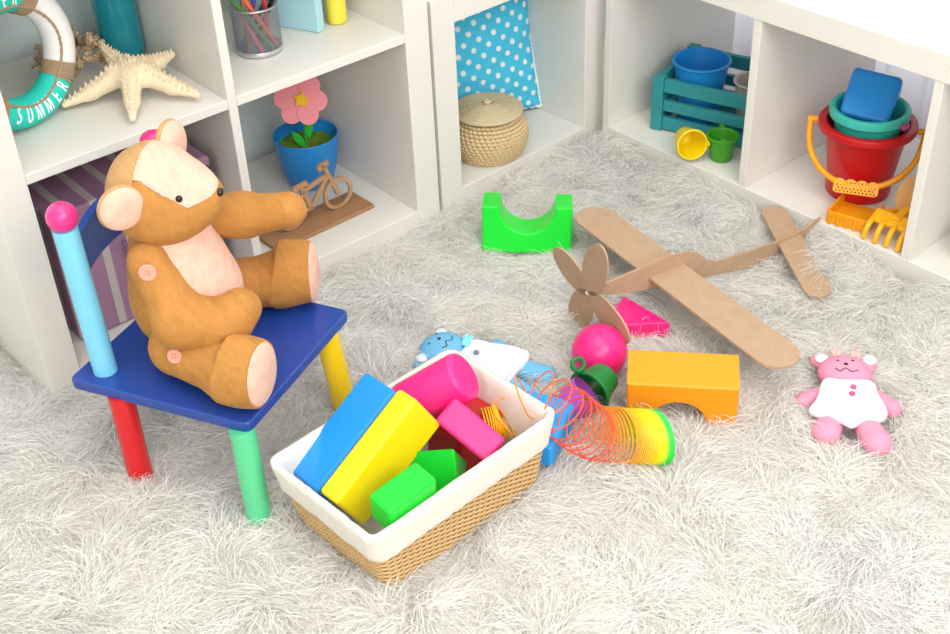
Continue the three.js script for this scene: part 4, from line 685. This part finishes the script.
// ---------------------------------------------------------------- second compartment
{
  const bx = 0.567, bz = 0.527;
  const t = thing('sand_bucket', 'large red plastic sand bucket with yellow handle in the low shelf', 'bucket', [bx, CY, bz], 0); t.scale.set(0.97, 1, 0.97);
  const red = plastic(0xc4101a, 0.34), yel = plastic(0xf6a50c, 0.4);
  part('pail', lathe([[0.0001, 0.003], [0.054, 0.003], [0.055, 0], [0.058, 0.0], [0.0595, 0.004], [0.062, 0.03], [0.0605, 0.032], [0.0735, 0.128], [0.0875, 0.128], [0.089, 0.131], [0.0885, 0.14], [0.0865, 0.143], [0.076, 0.1425], [0.073, 0.14], [0.058, 0.008], [0.0001, 0.007]], 72), red, t);
  const h = new THREE.Group(); h.name = 'handle'; t.add(h); h.position.set(0, 0.132, 0);
  // hinge axis runs along (0.087, 0, 0.156); the bow hangs down in front
  const ax = V(0.487, 0, 0.873), fr = V(-0.873, 0, 0.487), pts = [];
  const dn = fr.clone().multiplyScalar(0.62).add(V(0, -0.78, 0)).normalize();
  for (let i = 0; i <= 16; i++) { const a = Math.PI * i / 16, e = 0.102; pts.push(ax.clone().multiplyScalar(-Math.cos(a) * e).addScaledVector(dn, Math.sin(a) ** 0.8 * 0.108).addScaledVector(fr, 0.012 * Math.sin(a))); }
  const bow = new THREE.TubeGeometry(new THREE.CatmullRomCurve3(pts), 64, 0.0056, 10, false); part('bow', bow, yel, h);
  for (const s of [-1, 1]) { const g = rod(V(0, 0, 0).addScaledVector(ax, s * 0.082), V(0, 0, 0).addScaledVector(ax, s * 0.108), 0.0055, 0.0055, 16); part('handle_lug', g, yel, h); }
  // perforated grip plate
  const gp = new THREE.Shape(); const gl = 0.04, gh = 0.0125; gp.moveTo(-gl, -gh * 0.75); gp.lineTo(-gl + 0.006, -gh); gp.lineTo(gl - 0.006, -gh); gp.lineTo(gl, -gh * 0.75); gp.lineTo(gl, gh * 0.5);
  for (let i = 0; i < 4; i++) { const x = gl - i * gl / 2; gp.quadraticCurveTo(x - gl / 8, gh * 1.15, x - gl / 4, gh * 1.1); gp.quadraticCurveTo(x - gl * 3 / 8, gh * 1.15, x - gl / 2, gh * 0.75); } gp.closePath();
  for (let r = 0; r < 4; r++) for (let i = 0; i < 11; i++) { const x = -gl + 0.0062 + i * 0.0068 + (r % 2) * 0.0034, y = -gh + 0.0038 + r * 0.0053; if (x > gl - 0.005) continue; const o = new THREE.Path(), q = 0.0021; o.moveTo(x - q, y); o.lineTo(x, y + q); o.lineTo(x + q, y); o.lineTo(x, y - q); o.closePath(); gp.holes.push(o); }
  const gg = extrude(gp, 0.004); gg.translate(0, 0, -0.002);
  const upv = dn.clone().negate(), nz = ax.clone().cross(upv).normalize(); gg.applyMatrix4(new THREE.Matrix4().makeBasis(ax, upv, nz)); const mid = pts[8].clone().addScaledVector(dn, 0.002).addScaledVector(nz, 0.003); gg.translate(mid.x, mid.y, mid.z);
  part('grip', gg, yel, h, 'perforated yellow grip');
  // turquoise bucket nested inside
  const t2 = thing('sand_bucket', 'turquoise plastic bucket nested inside the red sand bucket', 'bucket', [bx, CY + 0.039, bz], 0); t2.scale.set(0.94, 1, 0.94);
  part('pail', lathe([[0.0001, 0], [0.046, 0], [0.049, 0.003], [0.0645, 0.112], [0.0725, 0.112], [0.0745, 0.116], [0.0745, 0.128], [0.0725, 0.1305], [0.0655, 0.1305], [0.063, 0.128], [0.047, 0.004], [0.0001, 0.003]], 64), plastic(0x3cc4b4, 0.4), t2);
  const lug = rbox(0.018, 0.01, 0.012, 0.003, 3); lug.translate(-0.004, 0.118, 0.0795); part('handle_lug', lug, plastic(0xb5487e, 0.4), t2, 'pink handle lug');


}
{ // sand rake
  const t = thing('sand_rake', 'yellow plastic sand rake lying in front of the red bucket', 'rake', [0.45, CY, 0.665], 0.1);
  const y = plastic(0xf8b012, 0.38);
  const head = rbox(0.03, 0.01, 0.078, 0.0045, 4); head.rotateZ(0.35); head.translate(0.024, 0.031, 0); part('head', head, y, t);
  for (let i = 0; i < 4; i++) { const z = -0.032 + i * 0.0213; part('tine', merge([tube([V(0.014, 0.03, z), V(0.002, 0.0275, z), V(-0.008, 0.018, z), V(-0.013, 0.005, z)], 0.0052, 10, 18), new THREE.SphereGeometry(0.0052, 12, 8).translate(-0.013, 0.005, z)]), y, t); }
  part('handle', merge([tube([V(0.03, 0.034, 0), V(0.06, 0.034, 0.01), V(0.11, 0.022, 0.022), V(0.125, 0.018, 0.025)], 0.006, 10, 24), new THREE.SphereGeometry(0.0062, 12, 8).translate(0.125, 0.018, 0.025)]), y, t);
  const rib = rbox(0.05, 0.012, 0.016, 0.003); rib.translate(0.045, 0.036, 0.004); part('handle_rib', rib, y, t);
}
{ // scoop
  const t = thing('sand_scoop', 'orange yellow plastic sand scoop with open tray beside the rake', 'scoop', [0.472, CY, 0.585], 0.25);
  const m = plastic(0xf2a212, 0.4);
  part('tray', merge([boxMinMax(-0.03, 0.05, 0, 0.003, -0.036, 0.036, 0.001), boxMinMax(-0.031, -0.027, 0, 0.024, -0.036, 0.036, 0.0015), boxMinMax(-0.03, 0.05, 0, 0.024, -0.0385, -0.0345, 0.0015), boxMinMax(-0.03, 0.05, 0, 0.02, 0.0345, 0.0385, 0.0015)]), m, t);
  for (let i = 0; i < 5; i++) { const g = rbox(0.006, 0.022, 0.005, 0.001); g.translate(-0.033, 0.0112, -0.03 + i * 0.015); part('rib', g, m, t); }
  part('handle', tube([V(0.012, 0.02, 0.036), V(0.03, 0.022, 0.06), V(0.06, 0.02, 0.085)], 0.0055, 10, 16), m, t);
}
{ // translucent shovel leaning at the back
  const t = thing('sand_shovel', 'pale translucent orange plastic shovel standing behind the rake', 'shovel', [0.508, CY, 0.655], [0.2, 0, 0]);
  const m = plastic(0xf9cc86, 0.35, { transmission: 0.4, thickness: 0 });
  const s = new THREE.Shape(); s.absellipse(0, 0.06, 0.019, 0.034, 0, Math.PI * 2); const g = extrude(s, 0.003, 0.001, 2, 30); g.rotateY(-1.1); g.rotateZ(-0.25); part('blade', g, m, t);
  part('handle', tube([V(-0.006, 0.004, 0), V(-0.002, 0.02, 0), V(0.006, 0.032, 0)], 0.005, 10, 12), plastic(0xf2a31a, 0.4), t);
}
single('round_pot', 'cream round pot cut off at the right edge of the low shelf', 'pot', lathe([[0.0001, 0], [0.03, 0], [0.041, 0.008], [0.048, 0.028], [0.044, 0.06], [0.036, 0.075], [0.033, 0.075], [0.04, 0.06], [0.044, 0.028], [0.0001, 0.008]], 44), mat(0xd8cbb4, 0.6), [0.52, CY, 0.808]);
renderer.render(scene, camera);
